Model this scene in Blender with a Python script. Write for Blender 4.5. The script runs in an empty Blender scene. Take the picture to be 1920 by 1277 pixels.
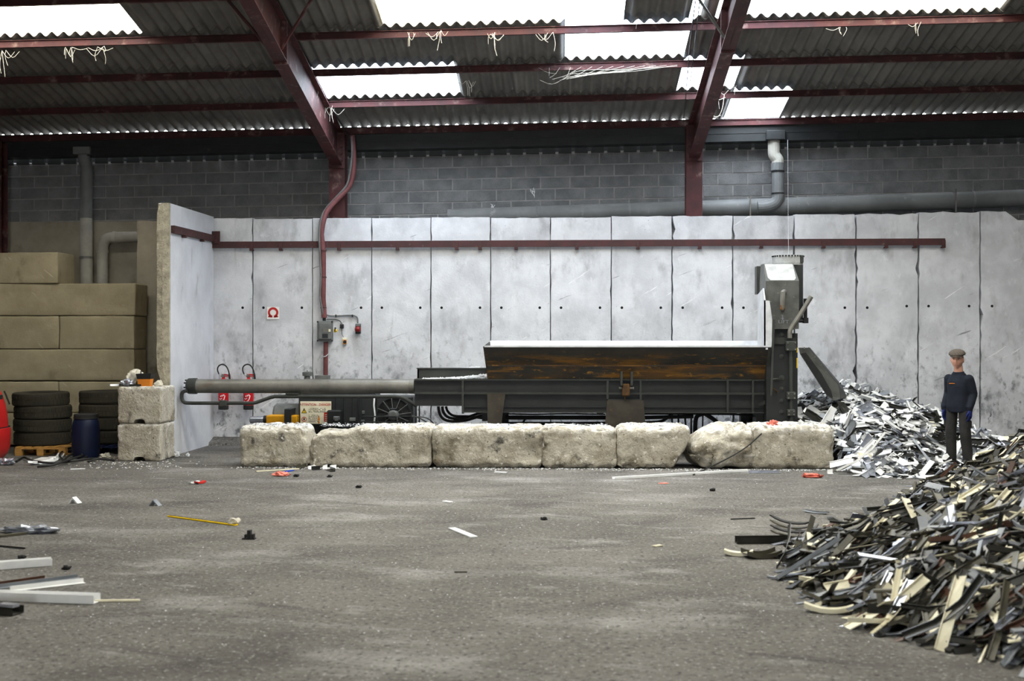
import bpy, bmesh, math, random
import numpy as np
from mathutils import Vector, Matrix, Euler, noise
R = math.radians
PI = math.pi
sc = bpy.context.scene
COL = sc.collection

# ------------------------------------------------------------------ camera, sky, exposure
F_PX, YAW, EYE = 2300.0, R(2.35), 1.85
cd = bpy.data.cameras.new('camera')
cam = bpy.data.objects.new('camera', cd)
COL.objects.link(cam)
cam.location = (0, 0, EYE)
cam.rotation_euler = (PI / 2, 0, YAW)
cd.sensor_width = 36
cd.lens = F_PX / 1920 * 36
cd.clip_end = 300
cd.dof.use_dof = True
cd.dof.focus_distance = 19.3
cd.dof.aperture_fstop = 2.2
sc.camera = cam

w = bpy.data.worlds.new('overcast_sky')
sc.world = w
w.use_nodes = True
bg = w.node_tree.nodes['Background']
bg.inputs[0].default_value = (0.90, 0.95, 1.0, 1)
bg.inputs[1].default_value = 21.0
sc.view_settings.view_transform = 'Standard'
sc.view_settings.look = 'None'
sc.view_settings.gamma = 1
sc.view_settings.use_curve_mapping = False
sc.view_settings.exposure = 0.0
sc.cycles.use_denoising = True
sc.cycles.max_bounces = 8
sc.cycles.diffuse_bounces = 5
sc.cycles.transparent_max_bounces = 12
sc.cycles.sample_clamp_indirect = 12


def portal(corners):
    """daylight portal over one roof light (helps the renderer sample the sky); corners: a, b, d of a rectangle"""
    a, b, d = [Vector(c) for c in corners]
    x, y = (b - a), (d - a)
    ld = bpy.data.lights.new('skylight_portal', 'AREA')
    ld.shape = 'RECTANGLE'
    ld.size, ld.size_y = x.length, y.length
    ld.cycles.is_portal = True
    o = bpy.data.objects.new('skylight_portal', ld)
    COL.objects.link(o)
    z = x.cross(y).normalized()
    if z.z < 0 and abs(z.z) > .3:
        z = -z
    xn = x.normalized()
    yn = z.cross(xn)
    o.matrix_world = Matrix.Translation(a + x / 2 + y / 2) @ Matrix((xn, yn, z)).transposed().to_4x4()
    return o


# ------------------------------------------------------------------ helpers
def ray(px, py):
    a, b = (px - 960) / F_PX, (638.5 - py) / F_PX
    return Vector((-math.sin(YAW) + math.cos(YAW) * a, math.cos(YAW) + math.sin(YAW) * a, b))


def P(px, py, Y):
    r = ray(px, py)
    t = Y / r.y
    return Vector((r.x * t, Y, EYE + r.z * t))


def XP(px, Y):
    return P(px, 638, Y).x


def ZP(py, Y, px=1055):
    return P(px, py, Y).z


def G(px, py, z=0.0):
    r = ray(px, py)
    t = (z - EYE) / r.z
    return Vector((r.x * t, r.y * t, z))


def L(r, g=None, b=None):
    if g is None:
        g = b = r
    out = []
    for v in (r, g, b):
        v /= 255
        out.append(v / 12.92 if v <= .04045 else ((v + .055) / 1.055) ** 2.4)
    return (*out, 1)


MATS = {}


def mat(name, c1, c2=None, scale=4, rough=.8, metal=0, bump=0, bscale=40, layers=(), stretch=(1, 1, 1), spec=.3, rand=True, detail=6, rot=(0, 0, 0)):
    """base colour noise-mixed from c1 to c2, then layers (colour, scale, lo, hi, stretch, zfade or None, rotation)"""
    m = bpy.data.materials.new(name)
    MATS[name] = m
    m.use_nodes = True
    nt = m.node_tree
    N, K = nt.nodes, nt.links
    b = N['Principled BSDF']
    b.inputs['Roughness'].default_value = rough
    b.inputs['Metallic'].default_value = metal
    b.inputs['Specular IOR Level'].default_value = spec
    tc = N.new('ShaderNodeTexCoord')
    co = tc.outputs['Object']
    raw = co
    if rand:
        oi = N.new('ShaderNodeObjectInfo')
        mu = N.new('ShaderNodeMath'); mu.operation = 'MULTIPLY'; mu.inputs[1].default_value = 57.0
        K.new(oi.outputs['Random'], mu.inputs[0])
        ad = N.new('ShaderNodeVectorMath'); ad.operation = 'ADD'
        K.new(co, ad.inputs[0]); K.new(mu.outputs[0], ad.inputs[1])
        co = ad.outputs[0]

    def nz(s, st, ro=(0, 0, 0), det=detail):
        mp = N.new('ShaderNodeMapping')
        mp.vector_type = 'TEXTURE'
        mp.inputs['Scale'].default_value = tuple(1 / max(q, 1e-3) for q in st)
        mp.inputs['Rotation'].default_value = ro
        K.new(co, mp.inputs[0])
        n = N.new('ShaderNodeTexNoise')
        n.inputs['Scale'].default_value = s
        n.inputs['Detail'].default_value = det
        n.inputs['Roughness'].default_value = .62
        K.new(mp.outputs[0], n.inputs[0])
        return n.outputs[0]

    def rng(x, lo, hi):
        mr = N.new('ShaderNodeMapRange')
        mr.interpolation_type = 'SMOOTHSTEP'
        mr.inputs[1].default_value = lo
        mr.inputs[2].default_value = hi
        K.new(x, mr.inputs[0])
        return mr.outputs[0]

    def mix(fac, a, c):
        mx = N.new('ShaderNodeMix'); mx.data_type = 'RGBA'
        K.new(fac, mx.inputs[0])
        if isinstance(a, tuple):
            mx.inputs[6].default_value = a
        else:
            K.new(a, mx.inputs[6])
        mx.inputs[7].default_value = c
        return mx.outputs[2]
    if c2 is None and not layers:
        b.inputs['Base Color'].default_value = c1
    else:
        cur = c1
        if c2 is not None:
            cur = mix(rng(nz(scale, stretch, rot), .32, .68), c1, c2)
        for ly in layers:
            c, s, lo, hi = ly[:4]
            st = ly[4] if len(ly) > 4 and ly[4] else (1, 1, 1)
            f = rng(nz(s, st, ly[6] if len(ly) > 6 else (0, 0, 0)), lo, hi)
            if len(ly) > 5 and ly[5]:
                sx = N.new('ShaderNodeSeparateXYZ'); K.new(raw, sx.inputs[0])
                mm = N.new('ShaderNodeMath'); mm.operation = 'MULTIPLY'
                K.new(f, mm.inputs[0]); K.new(rng(sx.outputs[2], *ly[5]), mm.inputs[1])
                f = mm.outputs[0]
            cur = mix(f, cur, c)
        K.new(cur, b.inputs['Base Color'])
    if bump:
        bp = N.new('ShaderNodeBump')
        bp.inputs['Strength'].default_value = min(1, bump)
        bp.inputs['Distance'].default_value = .02
        K.new(nz(bscale, (1, 1, 1), det=5), bp.inputs['Height'])
        K.new(bp.outputs[0], b.inputs['Normal'])
    return m


def wloc(o):
    v = Vector((0, 0, 0))
    while o is not None:
        v += o.location
        o = o.parent
    return v


class MB:
    """collects shapes in one bmesh (world coordinates) and links them as ONE mesh object"""

    def __init__(s):
        s.b = bmesh.new()

    def box(s, lo, hi, bev=0, rot=None, seg=1):
        lo, hi = Vector(lo), Vector(hi)
        g = bmesh.ops.create_cube(s.b, size=1)
        vs = g['verts']
        c, d = (lo + hi) / 2, hi - lo
        M = Matrix.Translation(c) @ (rot.to_matrix().to_4x4() if rot else Matrix()) @ Matrix.Diagonal((*d, 1))
        bmesh.ops.transform(s.b, matrix=M, verts=vs)
        if bev:
            es = list({e for v in vs for e in v.link_edges})
            bmesh.ops.bevel(s.b, geom=es, offset=bev, segments=seg, affect='EDGES', profile=.5)
        return s

    def ring(s, pts):
        return [s.b.verts.new(p) for p in pts]

    def loft(s, rings, cap=True, closed=True):
        vr = [s.ring(r) for r in rings]
        n = len(vr[0])
        for a, c in zip(vr, vr[1:]):
            for i in range(n if closed else n - 1):
                j = (i + 1) % n
                s.b.faces.new((a[i], a[j], c[j], c[i]))
        if cap and closed:
            s.b.faces.new(vr[0][::-1])
            s.b.faces.new(vr[-1])
        return s

    def tube(s, pts, r, n=10, cap=True):
        pts = [Vector(p) for p in pts]
        rs = r if isinstance(r, (list, tuple)) else [r] * len(pts)
        rings = []
        up = None
        for i, p in enumerate(pts):
            d = (pts[min(i + 1, len(pts) - 1)] - pts[max(i - 1, 0)]).normalized()
            if up is None:
                up = Vector((0, 0, 1)) if abs(d.z) < .9 else Vector((0, 1, 0))
            x = d.cross(up).normalized()
            up = x.cross(d).normalized()
            rings.append([p + (x * math.cos(a) + up * math.sin(a)) * rs[i] for a in [2 * PI * k / n for k in range(n)]])
        return s.loft(rings, cap)

    def cyl(s, p0, p1, r, n=16):
        return s.tube([p0, p1], r, n)

    def lathe(s, c, prof, n=24, axis='Z'):
        c = Vector(c)
        rings = []
        for r, h in prof:
            ring = []
            for k in range(n):
                a = 2 * PI * k / n
                v = (r * math.cos(a), r * math.sin(a), h)
                if axis == 'Y':
                    v = (v[0], -h, v[1])
                if axis == 'X':
                    v = (h, v[0], v[1])
                ring.append(c + Vector(v))
            rings.append(ring)
        return s.loft(rings)

    def prism(s, poly, v):
        """poly: 3-D points of one cap, v: extrusion vector"""
        v = Vector(v)
        return s.loft([[Vector(p) for p in poly], [Vector(p) + v for p in poly]])

    def beam(s, p0, p1, prof):
        """section prof [(u, z)] swept from p0 to p1, u horizontal and square to the beam"""
        p0, p1 = Vector(p0), Vector(p1)
        d = p1 - p0
        u = Vector((-d.y, d.x, 0)).normalized()
        return s.loft([[p + u * a + Vector((0, 0, c)) for a, c in prof] for p in (p0, p1)])

    def quad(s, *p):
        s.b.faces.new([s.b.verts.new(q) for q in p])
        return s

    def build(s, name, m, parent=None, smooth=False, local=False, base=True, angle=35):
        bm = s.b
        bmesh.ops.recalc_face_normals(bm, faces=bm.faces)
        me = bpy.data.meshes.new(name)
        loc = Vector((0, 0, 0))
        if not local:
            if parent is not None:
                bmesh.ops.translate(bm, vec=-wloc(parent), verts=bm.verts)
            elif base and bm.verts:
                xs = [v.co for v in bm.verts]
                mn = Vector([min(c[i] for c in xs) for i in range(3)])
                mx = Vector([max(c[i] for c in xs) for i in range(3)])
                loc = Vector(((mn.x + mx.x) / 2, (mn.y + mx.y) / 2, mn.z))
                bmesh.ops.translate(bm, vec=-loc, verts=bm.verts)
        bm.to_mesh(me)
        bm.free()
        if smooth:
            me.shade_smooth()
            if angle < 180:
                try:
                    me.set_sharp_from_angle(angle=R(angle))
                except Exception:
                    pass
        for x in (m if isinstance(m, list) else [m]):
            me.materials.append(x)
        o = bpy.data.objects.new(name, me)
        COL.objects.link(o)
        if parent is not None:
            o.parent = parent
        else:
            o.location = loc
        return o


def obj_from(name, me, parent=None):
    o = bpy.data.objects.new(name, me)
    COL.objects.link(o)
    o.parent = parent
    return o


def tag(o, label=None, cat=None, group=None, kind=None):
    if label: o['label'] = label
    if cat: o['category'] = cat
    if group: o['group'] = group
    if kind: o['kind'] = kind
    return o


def thing(name, label, cat, loc=(0, 0, 0), group=None, kind=None):
    o = bpy.data.objects.new(name, None)
    COL.objects.link(o)
    o.location = loc
    o.empty_display_size = .2
    return tag(o, label, cat, group, kind)


def copy_tree(o, parent=None):
    c = o.copy()
    COL.objects.link(c)
    c.parent = parent
    for ch in list(o.children):
        copy_tree(ch, c)
    return c


def arc(c, r, a0, a1, n, plane='XZ'):
    c = Vector(c)
    out = []
    for i in range(n + 1):
        a = R(a0 + (a1 - a0) * i / n)
        d = {'XZ': (math.cos(a), 0, math.sin(a)), 'YZ': (0, math.cos(a), math.sin(a)), 'XY': (math.cos(a), math.sin(a), 0)}[plane]
        out.append(c + Vector(d) * r)
    return out


def smooth_path(pts, k=4):
    """Catmull-Rom through pts"""
    pts = [Vector(p) for p in pts]
    q = [pts[0] * 2 - pts[1]] + pts + [pts[-1] * 2 - pts[-2]]
    out = []
    for i in range(1, len(q) - 2):
        for j in range(k):
            t = j / k
            a, b, c, d = q[i - 1], q[i], q[i + 1], q[i + 2]
            out.append(.5 * ((2 * b) + (c - a) * t + (2 * a - 5 * b + 4 * c - d) * t * t + (3 * b - a - 3 * c + d) * t ** 3))
    out.append(pts[-1])
    return out


def rock(size, r, amp, seed, nx=18, ny=10, nz=9, fn=None, fine=0.006, chip=0.0):
    """worn concrete block with rounded, chipped edges, base at z=0, centred in x and y; an MB in local coordinates"""
    m = MB()
    lx, ly, lz = size

    def axis(l, n):
        inner = [r + (l - 2 * r) * k / n for k in range(n + 1)]
        e = [0, .3 * r, .65 * r]
        return e + inner + [l - x for x in e[::-1]]
    X, Y, Z = axis(lx, nx), axis(ly, ny), axis(lz, nz)
    nx, ny, nz = len(X) - 1, len(Y) - 1, len(Z) - 1
    verts = {}
    o = Vector((seed * 7.3, seed * 3.1, seed * 1.7))

    def v(i, j, k):
        key = (i, j, k)
        if key not in verts:
            p = Vector((X[i] - lx / 2, Y[j] - ly / 2, Z[k] - lz / 2))
            c = Vector([max(-h / 2 + r, min(h / 2 - r, x)) for x, h in zip(p, size)])
            d = p - c
            edge = 0
            if d.length > 1e-6:
                q = sorted([abs(x) for x in d])
                edge = min(1, q[1] / r * 1.4)
                nrm = d.normalized()
                p = c + nrm * r
            else:
                nrm = Vector((p.x / lx, p.y / ly, p.z / lz)).normalized()
            p = p + nrm * (amp * 1.3 * noise.noise(p * 2.6 + o) + amp * .6 * noise.noise(p * 8 + o) + fine * noise.noise(p * 30 + o) + fine * .6 * noise.noise(p * 70 + o))
            if chip:
                n1 = noise.noise(p * 7 + o * 2) + .5 * noise.noise(p * 19 + o)
                p = p - nrm * edge * chip * max(0, n1 + .15)
            p.z += lz / 2
            if fn:
                p = fn(p)
            p.z = max(p.z, 0)
            verts[key] = m.b.verts.new(p)
        return verts[key]
    for i in range(nx):
        for j in range(ny):
            for k in (0, nz):
                m.b.faces.new([v(i, j, k), v(i + 1, j, k), v(i + 1, j + 1, k), v(i, j + 1, k)])
    for i in range(nx):
        for k in range(nz):
            for j in (0, ny):
                m.b.faces.new([v(i, j, k), v(i + 1, j, k), v(i + 1, j, k + 1), v(i, j, k + 1)])
    for j in range(ny):
        for k in range(nz):
            for i in (0, nx):
                m.b.faces.new([v(i, j, k), v(i, j + 1, k), v(i, j + 1, k + 1), v(i, j, k + 1)])
    return m


def text_mesh(txt, size, depth=.002):
    cu = bpy.data.curves.new('lettering', 'FONT')
    cu.body = txt
    cu.size = size
    cu.extrude = depth
    cu.align_x = 'CENTER'
    cu.align_y = 'CENTER'
    o = bpy.data.objects.new('lettering', cu)
    COL.objects.link(o)
    dg = bpy.context.evaluated_depsgraph_get()
    me = bpy.data.meshes.new_from_object(o.evaluated_get(dg))
    bpy.data.objects.remove(o)
    bpy.data.curves.remove(cu)
    return me


def lettering(txt, pos, size, m, parent, sx=1.0):
    """text on a plane that faces -Y"""
    me = text_mesh(txt, size)
    me.materials.clear()
    me.materials.append(m)
    o = obj_from('lettering', me, parent)
    o.location = Vector(pos) - wloc(parent)
    o.rotation_euler = (PI / 2, 0, 0)
    o.scale = (sx, 1, 1)
    return o


# ------------------------------------------------------------------ materials
M_floor = mat('dusty_concrete_floor', L(92, 89, 85), L(114, 110, 105), .45, .92, 0, .8, 50, stretch=(.8, 1.0, 1), rand=False, layers=[
    (L(74, 71, 68), .9, .48, .72, (.6, 1.2, 1), None, (0, 0, R(20))), (L(150, 148, 145), .8, .50, .78, (.7, 1.2, 1)), (L(142, 140, 137), 2.6, .55, .75, (.5, 1.2, 1), None, (0, 0, R(-15))),
    (L(66, 64, 62), 2.2, .60, .76, (.2, 2.0, 1), None, (0, 0, R(-24))), (L(58, 56, 54), 24, .52, .66), (L(160, 159, 156), 30, .56, .68), (L(214, 214, 213), 17, .70, .73)])
M_panel = mat('precast_concrete', L(192, 193, 197), L(217, 218, 222), 1.6, .85, 0, .25, 30, layers=[
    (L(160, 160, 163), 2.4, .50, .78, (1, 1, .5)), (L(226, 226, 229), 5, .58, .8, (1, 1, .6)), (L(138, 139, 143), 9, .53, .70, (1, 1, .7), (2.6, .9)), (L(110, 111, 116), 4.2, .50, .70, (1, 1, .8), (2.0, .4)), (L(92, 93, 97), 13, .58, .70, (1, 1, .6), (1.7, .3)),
    (L(234, 234, 236), 3.2, .665, .71, (.3, 1, 4), None, (0, R(-32), 0)), (L(140, 140, 144), 4, .68, .71, (.25, 1, 5), None, (0, R(-20), 0)), (L(96, 96, 99), 42, .67, .72), (L(130, 122, 112), 1.2, .66, .85, (2.5, 1, .3))])
M_slab = mat('pale_slab_concrete', L(198, 200, 206), L(214, 216, 222), 1.5, .8, 0, .2, 35, layers=[(L(168, 170, 176), 4, .58, .75, (1, 1, .4)), (L(130, 130, 134), 30, .68, .74)])
M_slab_end = mat('rough_slab_edge', L(184, 177, 158), L(150, 144, 128), 9, .95, 0, .9, 26, layers=[(L(110, 104, 92), 22, .6, .72)])
M_alcove = mat('beige_block_concrete', L(156, 146, 120), L(176, 165, 138), 1.6, .9, 0, .25, 30, layers=[
    (L(132, 122, 98), 3, .56, .78, (1, 1, .6)), (L(196, 186, 160), 5, .66, .72, (.3, 1, 2.5), None, (0, R(40), 0)), (L(96, 90, 78), 38, .69, .74)])
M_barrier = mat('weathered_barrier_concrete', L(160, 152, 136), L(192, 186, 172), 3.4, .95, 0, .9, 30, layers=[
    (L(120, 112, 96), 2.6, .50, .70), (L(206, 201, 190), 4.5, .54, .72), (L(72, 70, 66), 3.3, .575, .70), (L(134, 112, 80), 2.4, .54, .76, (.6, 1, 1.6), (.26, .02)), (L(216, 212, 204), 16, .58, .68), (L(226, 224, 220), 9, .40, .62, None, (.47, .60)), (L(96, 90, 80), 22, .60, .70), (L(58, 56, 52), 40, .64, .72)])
M_block = mat('grey_breeze_block', L(106, 107, 108), L(134, 134, 134), 3, .95, 0, .6, 60, layers=[(L(88, 88, 88), 50, .58, .7)])
M_mortar = mat('mortar', L(146, 145, 142), L(168, 166, 163), 6, .95, 0, .4, 40)
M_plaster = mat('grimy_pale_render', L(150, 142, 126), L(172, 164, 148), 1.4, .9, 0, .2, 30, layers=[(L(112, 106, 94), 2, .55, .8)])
M_sheet = mat('fibre_cement_sheet', L(100, 98, 94), L(120, 117, 111), 1.2, .95, 0, .2, 40, layers=[(L(80, 78, 75), 1.4, .55, .8), (L(146, 143, 137), 9, .66, .8, (3, .3, 1))])
M_red = mat('red_oxide_steel', L(82, 43, 43), L(62, 36, 37), 3, .65, 0, .1, 40, layers=[(L(136, 112, 104), 5, .54, .78), (L(52, 32, 32), 7, .60, .74)])
M_redrail = mat('dull_red_rail', L(80, 48, 48), L(66, 44, 44), 5, .7, 0, .1, 40, layers=[(L(120, 100, 96), 9, .6, .8)])
M_dark = mat('dark_grey_paint', L(45, 47, 47), L(38, 40, 40), 3, .5, 0, .08, 60, layers=[(L(76, 74, 68), 6, .62, .82), (L(96, 92, 84), 40, .70, .76)])
M_darkgreen = mat('grey_machine_paint', L(60, 62, 59), L(48, 50, 48), 2, .5, 0, .08, 50, layers=[(L(98, 94, 82), 4, .62, .84), (L(120, 116, 106), 38, .71, .76)])
M_steel = mat('worn_grey_steel', L(128, 126, 120), L(100, 98, 92), 3, .45, .35, .1, 50, layers=[(L(110, 84, 62), 3, .55, .75, (.5, 1, 1)), (L(70, 68, 64), 8, .62, .8)])
M_hood = mat('grey_hood_plate', L(96, 96, 93), L(76, 77, 74), 4, .45, .1, .1, 50, layers=[(L(130, 128, 122), 18, .60, .72), (L(60, 60, 58), 5, .6, .8)])
M_dusty_lit = mat('dusty_lit_plate', L(176, 177, 176), L(150, 151, 150), 6, .8, 0, .1, 60)  # dust, made paler by overhead light put into the colour
M_bright = mat('scoured_lit_steel', L(205, 207, 210), L(182, 184, 188), 5, .5, .1, .05, 60)  # pale tone also carries the light on the tray and guide plate
M_hopper = mat('rusted_hopper_plate', L(58, 56, 52), L(46, 45, 43), 2, .6, 0, .15, 50, layers=[
    (L(92, 66, 36), 2.2, .42, .64, (.4, 1, 1.6), (1.72, 1.5)), (L(128, 90, 36), 4.2, .50, .66, (.35, 1, 2.4), (1.70, 1.48)), (L(152, 110, 44), 15, .58, .68, (.5, 1, 1), (1.74, 1.5)), (L(42, 40, 38), 5, .58, .70, (.15, 1, 5))])
M_leg = mat('rust_stained_leg', L(74, 68, 60), L(58, 54, 48), 3, .7, 0, .1, 50, layers=[(L(112, 76, 48), 9, .60, .72)])
M_rust = mat('rusty_steel', L(112, 78, 44), L(70, 54, 38), 8, .85, .1, .3, 50)
M_black = mat('black_rubber', L(28, 28, 28), L(38, 38, 38), 6, .55)
M_tyre = mat('dusty_tyre_rubber', L(44, 42, 36), L(58, 54, 44), 4, .9, 0, .3, 40, layers=[(L(84, 76, 58), 5, .6, .8)])
M_white = mat('white_plastic', L(242, 242, 241), L(228, 229, 230), 5, .4)
M_cream = mat('cream_plastic', L(228, 222, 198), L(206, 199, 172), 5, .4)
M_grey = mat('grey_plastic', L(136, 140, 146), L(112, 116, 122), 5, .4)
M_silver = mat('silver_foil', L(190, 194, 206), L(150, 154, 164), 6, .25, .6)
M_char = mat('black_profile', L(30, 30, 29), L(48, 47, 43), 5, .28, 0, 0, 40, layers=[(L(92, 88, 76), 7, .64, .8)])
M_olive = mat('dusty_dark_profile', L(82, 78, 64), L(62, 60, 52), 5, .45)
M_brown = mat('brown_profile', L(92, 64, 50), L(74, 52, 42), 5, .45)
M_pvcgrey = mat('grey_drain_plastic', L(124, 126, 126), L(106, 108, 108), 2, .5, 0, .05, 40, layers=[(L(160, 160, 158), 5, .62, .8)])
M_pvcwhite = mat('painted_pipe', L(186, 184, 174), L(164, 160, 150), 3, .6)
M_firered = mat('fire_red_paint', L(196, 24, 34), L(176, 20, 30), 3, .35)
M_signwhite = mat('sign_white', L(232, 226, 204), L(214, 206, 176), 6, .5, 0, 0, 40, layers=[(L(150, 120, 70), 16, .68, .78)])
M_signclean = mat('sign_clean', L(230, 228, 224))
M_signred = mat('sign_red', L(190, 40, 36), L(170, 36, 34), 20, .5)
M_domered = mat('dull_red_dome', L(136, 34, 36), L(116, 30, 32), 20, .4)
M_signyellow = mat('sign_yellow', L(236, 196, 24))
M_orange = mat('orange_print', L(214, 128, 40))
M_ink = mat('dark_ink', L(40, 40, 40))
M_yellow = mat('machine_yellow', L(226, 160, 16), L(206, 144, 18), 4, .5, layers=[(L(120, 92, 40), 9, .64, .78)])
M_vehicle = mat('faded_red_paint', L(192, 34, 34), L(170, 30, 32), 2, .4, layers=[(L(120, 26, 28), 5, .62, .76)])
M_wood = mat('pallet_wood', L(196, 150, 82), L(170, 124, 64), 6, .8, 0, .2, 30, stretch=(.3, 3, 3))
M_blue = mat('blue_drum_plastic', L(16, 30, 66), L(14, 22, 46), 3, .5)
M_navy = mat('navy_cotton', L(26, 31, 43), L(20, 24, 34), 10, .9, 0, .2, 90)
M_trouser = mat('charcoal_cotton', L(50, 49, 48), L(38, 37, 37), 8, .9, 0, .2, 90)
M_glove = mat('blue_knit_glove', L(32, 44, 108), L(24, 32, 82), 14, .85, 0, .3, 120)
M_skin = mat('skin', L(214, 164, 142), L(200, 146, 124), 12, .5)
M_lip = mat('lip', L(168, 104, 94))
M_cap = mat('tweed_wool', L(98, 88, 80), L(76, 70, 64), 60, .95, 0, .3, 150)
M_hair = mat('brown_hair', L(78, 60, 46), L(58, 44, 34), 40, .8)
M_eye = mat('eye_white', L(228, 226, 222))
M_cobweb = mat('dusty_cobweb', L(206, 200, 186), rough=1)
M_dustp = mat('white_plastic_grit', L(222, 224, 228), L(190, 192, 196), 30, .9)
M_cloth = mat('dirty_white_cloth', L(222, 218, 206), L(190, 184, 168), 9, .95, 0, .3, 50)
M_pink = mat('faded_red_plastic', L(226, 142, 124), L(204, 104, 90), 8, .5)
M_bluebit = mat('blue_plastic', L(40, 70, 170))
M_hole = mat('dark_hole', L(24, 24, 24), rough=1)
M_boxgrey = mat('grey_enamel', L(112, 114, 112), L(92, 94, 92), 6, .5, layers=[(L(70, 66, 58), 9, .6, .8)])
M_conduit = mat('dusty_red_conduit', L(116, 68, 68), L(98, 56, 57), 5, .6)


def sheet_mat(name, tint, trans):
    m = bpy.data.materials.new(name)
    m.use_nodes = True
    nt = m.node_tree
    nt.nodes.clear()
    out = nt.nodes.new('ShaderNodeOutputMaterial')
    mx = nt.nodes.new('ShaderNodeMixShader')
    tr = nt.nodes.new('ShaderNodeBsdfTransparent')
    tl = nt.nodes.new('ShaderNodeBsdfTranslucent')
    nz = nt.nodes.new('ShaderNodeTexNoise')
    nz.inputs['Scale'].default_value = 1.6
    cr = nt.nodes.new('ShaderNodeValToRGB')
    cr.color_ramp.elements[0].position = .3
    cr.color_ramp.elements[1].position = .7
    cr.color_ramp.elements[0].color = (*[c * .82 for c in tint], 1)
    cr.color_ramp.elements[1].color = (*tint, 1)
    tc = nt.nodes.new('ShaderNodeTexCoord')
    nt.links.new(tc.outputs['Object'], nz.inputs[0])
    nt.links.new(nz.outputs[0], cr.inputs[0])
    nt.links.new(cr.outputs[0], tr.inputs[0])
    nt.links.new(cr.outputs[0], tl.inputs[0])
    mx.inputs[0].default_value = trans
    nt.links.new(tl.outputs[0], mx.inputs[1])
    nt.links.new(tr.outputs[0], mx.inputs[2])
    nt.links.new(mx.outputs[0], out.inputs[0])
    return m


M_clear = sheet_mat('clear_roof_light', (.89, .94, 1.0), .9)
M_aged = sheet_mat('yellowed_roof_light', (.84, .78, .66), .75)

# ================================================================== the setting
YW = 21.7          # face of the precast wall
YB = 22.72         # face of the blockwork
TR = .185          # roof pitch


def shear(x):      # the building's long lines rise slightly to the right
    return .0155 * (x + .9)


def roofz(x, y):
    return 6.02 + TR * (21 - y) + shear(x)


fl = MB()
fl.quad((-16, -14, 0), (16, -14, 0), (16, 24, 0), (-16, 24, 0))
tag(fl.build('floor', M_floor, base=False), kind='structure')

# --- rear blockwork: mortar bed, every block its own piece
wb = MB()
wb.box((-16, YB + .012, 0), (16, YB + .2, 4.08))
wb.prism([(-16, YB + .012, 4.0), (16, YB + .012, 4.0), (16, YB + .012, 5.33 + shear(16)), (-16, YB + .012, 5.33 + shear(-16))], (0, .19, 0))
wall_back = tag(wb.build('wall_back', M_mortar, base=False), kind='structure')
BL, BH = .545, .2145
Z0 = 5.077 - 6 * BH
rnd = random.Random(3)
for r in range(7):
    off = (r % 2) * BL / 2 + .14
    for k in range(-20, 19):
        x0 = off + k * BL
        if x0 + BL < -10.7 or x0 > 9.2:
            continue
        b = MB()
        j = rnd.uniform(-.004, .006)
        zb = Z0 + r * BH + shear(x0 + BL / 2)
        s = .0155 * BL
        g = .0115
        xa, xb = x0 + g, x0 + BL - g
        y0 = YB + j
        b.loft([[(xa, y0, zb + g), (xb, y0, zb + g + s), (xb, y0, zb + BH - g + s), (xa, y0, zb + BH - g)],
                [(xa, YB + .08, zb + g), (xb, YB + .08, zb + g + s), (xb, YB + .08, zb + BH - g + s), (xa, YB + .08, zb + BH - g)]])
        b.build('block', M_block, wall_back)
# white stamp marks on two blocks
for px, py, n in ((925, 390, 5), (1000, 362, 6)):
    b = MB()
    c = P(px, py, YB - .012)
    for i in range(n):
        a = rnd.uniform(0, 3)
        d = Vector((math.cos(a), 0, math.sin(a))) * .05
        q = c + Vector((rnd.uniform(-.05, .05), 0, rnd.uniform(-.04, .04)))
        b.tube([q - d, q, q + d + Vector((0, 0, .02))], .005, 4)
    b.build('chalk_mark', M_white, wall_back)
# rendered lower wall in the alcove
b = MB()
b.box((-16, YB - .05, 0), (-7.2, YB + .012, ZP(412, YB - .05)))
tag(b.build('wall_alcove', M_plaster, base=False), kind='structure')
# ribbed closing strip above the blocks
strip = MB()
strip.prism([(-16, YB + .03, 5.2), (16, YB + .03, 5.2), (16, YB + .03, 5.56 + shear(16)), (-16, YB + .03, 5.56 + shear(-16))], (0, .1, 0))
for i in range(66):
    x = -10.6 + i * .3
    zt = 5.30 + shear(x)
    strip.box((x + .03, YB - .03, zt), (x + .27, YB + .01, zt + .16))
tag(strip.build('trim_1', M_dark, base=False), kind='structure')
# ends and front of the shed, outside the frame
for nm, lo, hi in (('wall_left', (-16.2, -14, 0), (-16, YB + .2, 5.6)), ('wall_right', (16, -14, 0), (16.2, YB + .2, 6.1))):
    b = MB()
    b.box(lo, hi)
    b.prism([(lo[0], -14, 5.6), (lo[0], YB, 5.6), (lo[0], 6, 9.3)], (.2, 0, 0))
    tag(b.build(nm, M_block, base=False), kind='structure')
b = MB()
b.box((-16, -14.2, 0), (-2, -14, 6))
b.box((2, -14.2, 0), (16, -14, 6))
b.box((-2, -14.2, 3), (2, -14, 6))
tag(b.build('wall_front', M_block, base=False), kind='structure')
portal([(-2, -13.9, 0), (2, -13.9, 0), (-2, -13.9, 3)])

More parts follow.
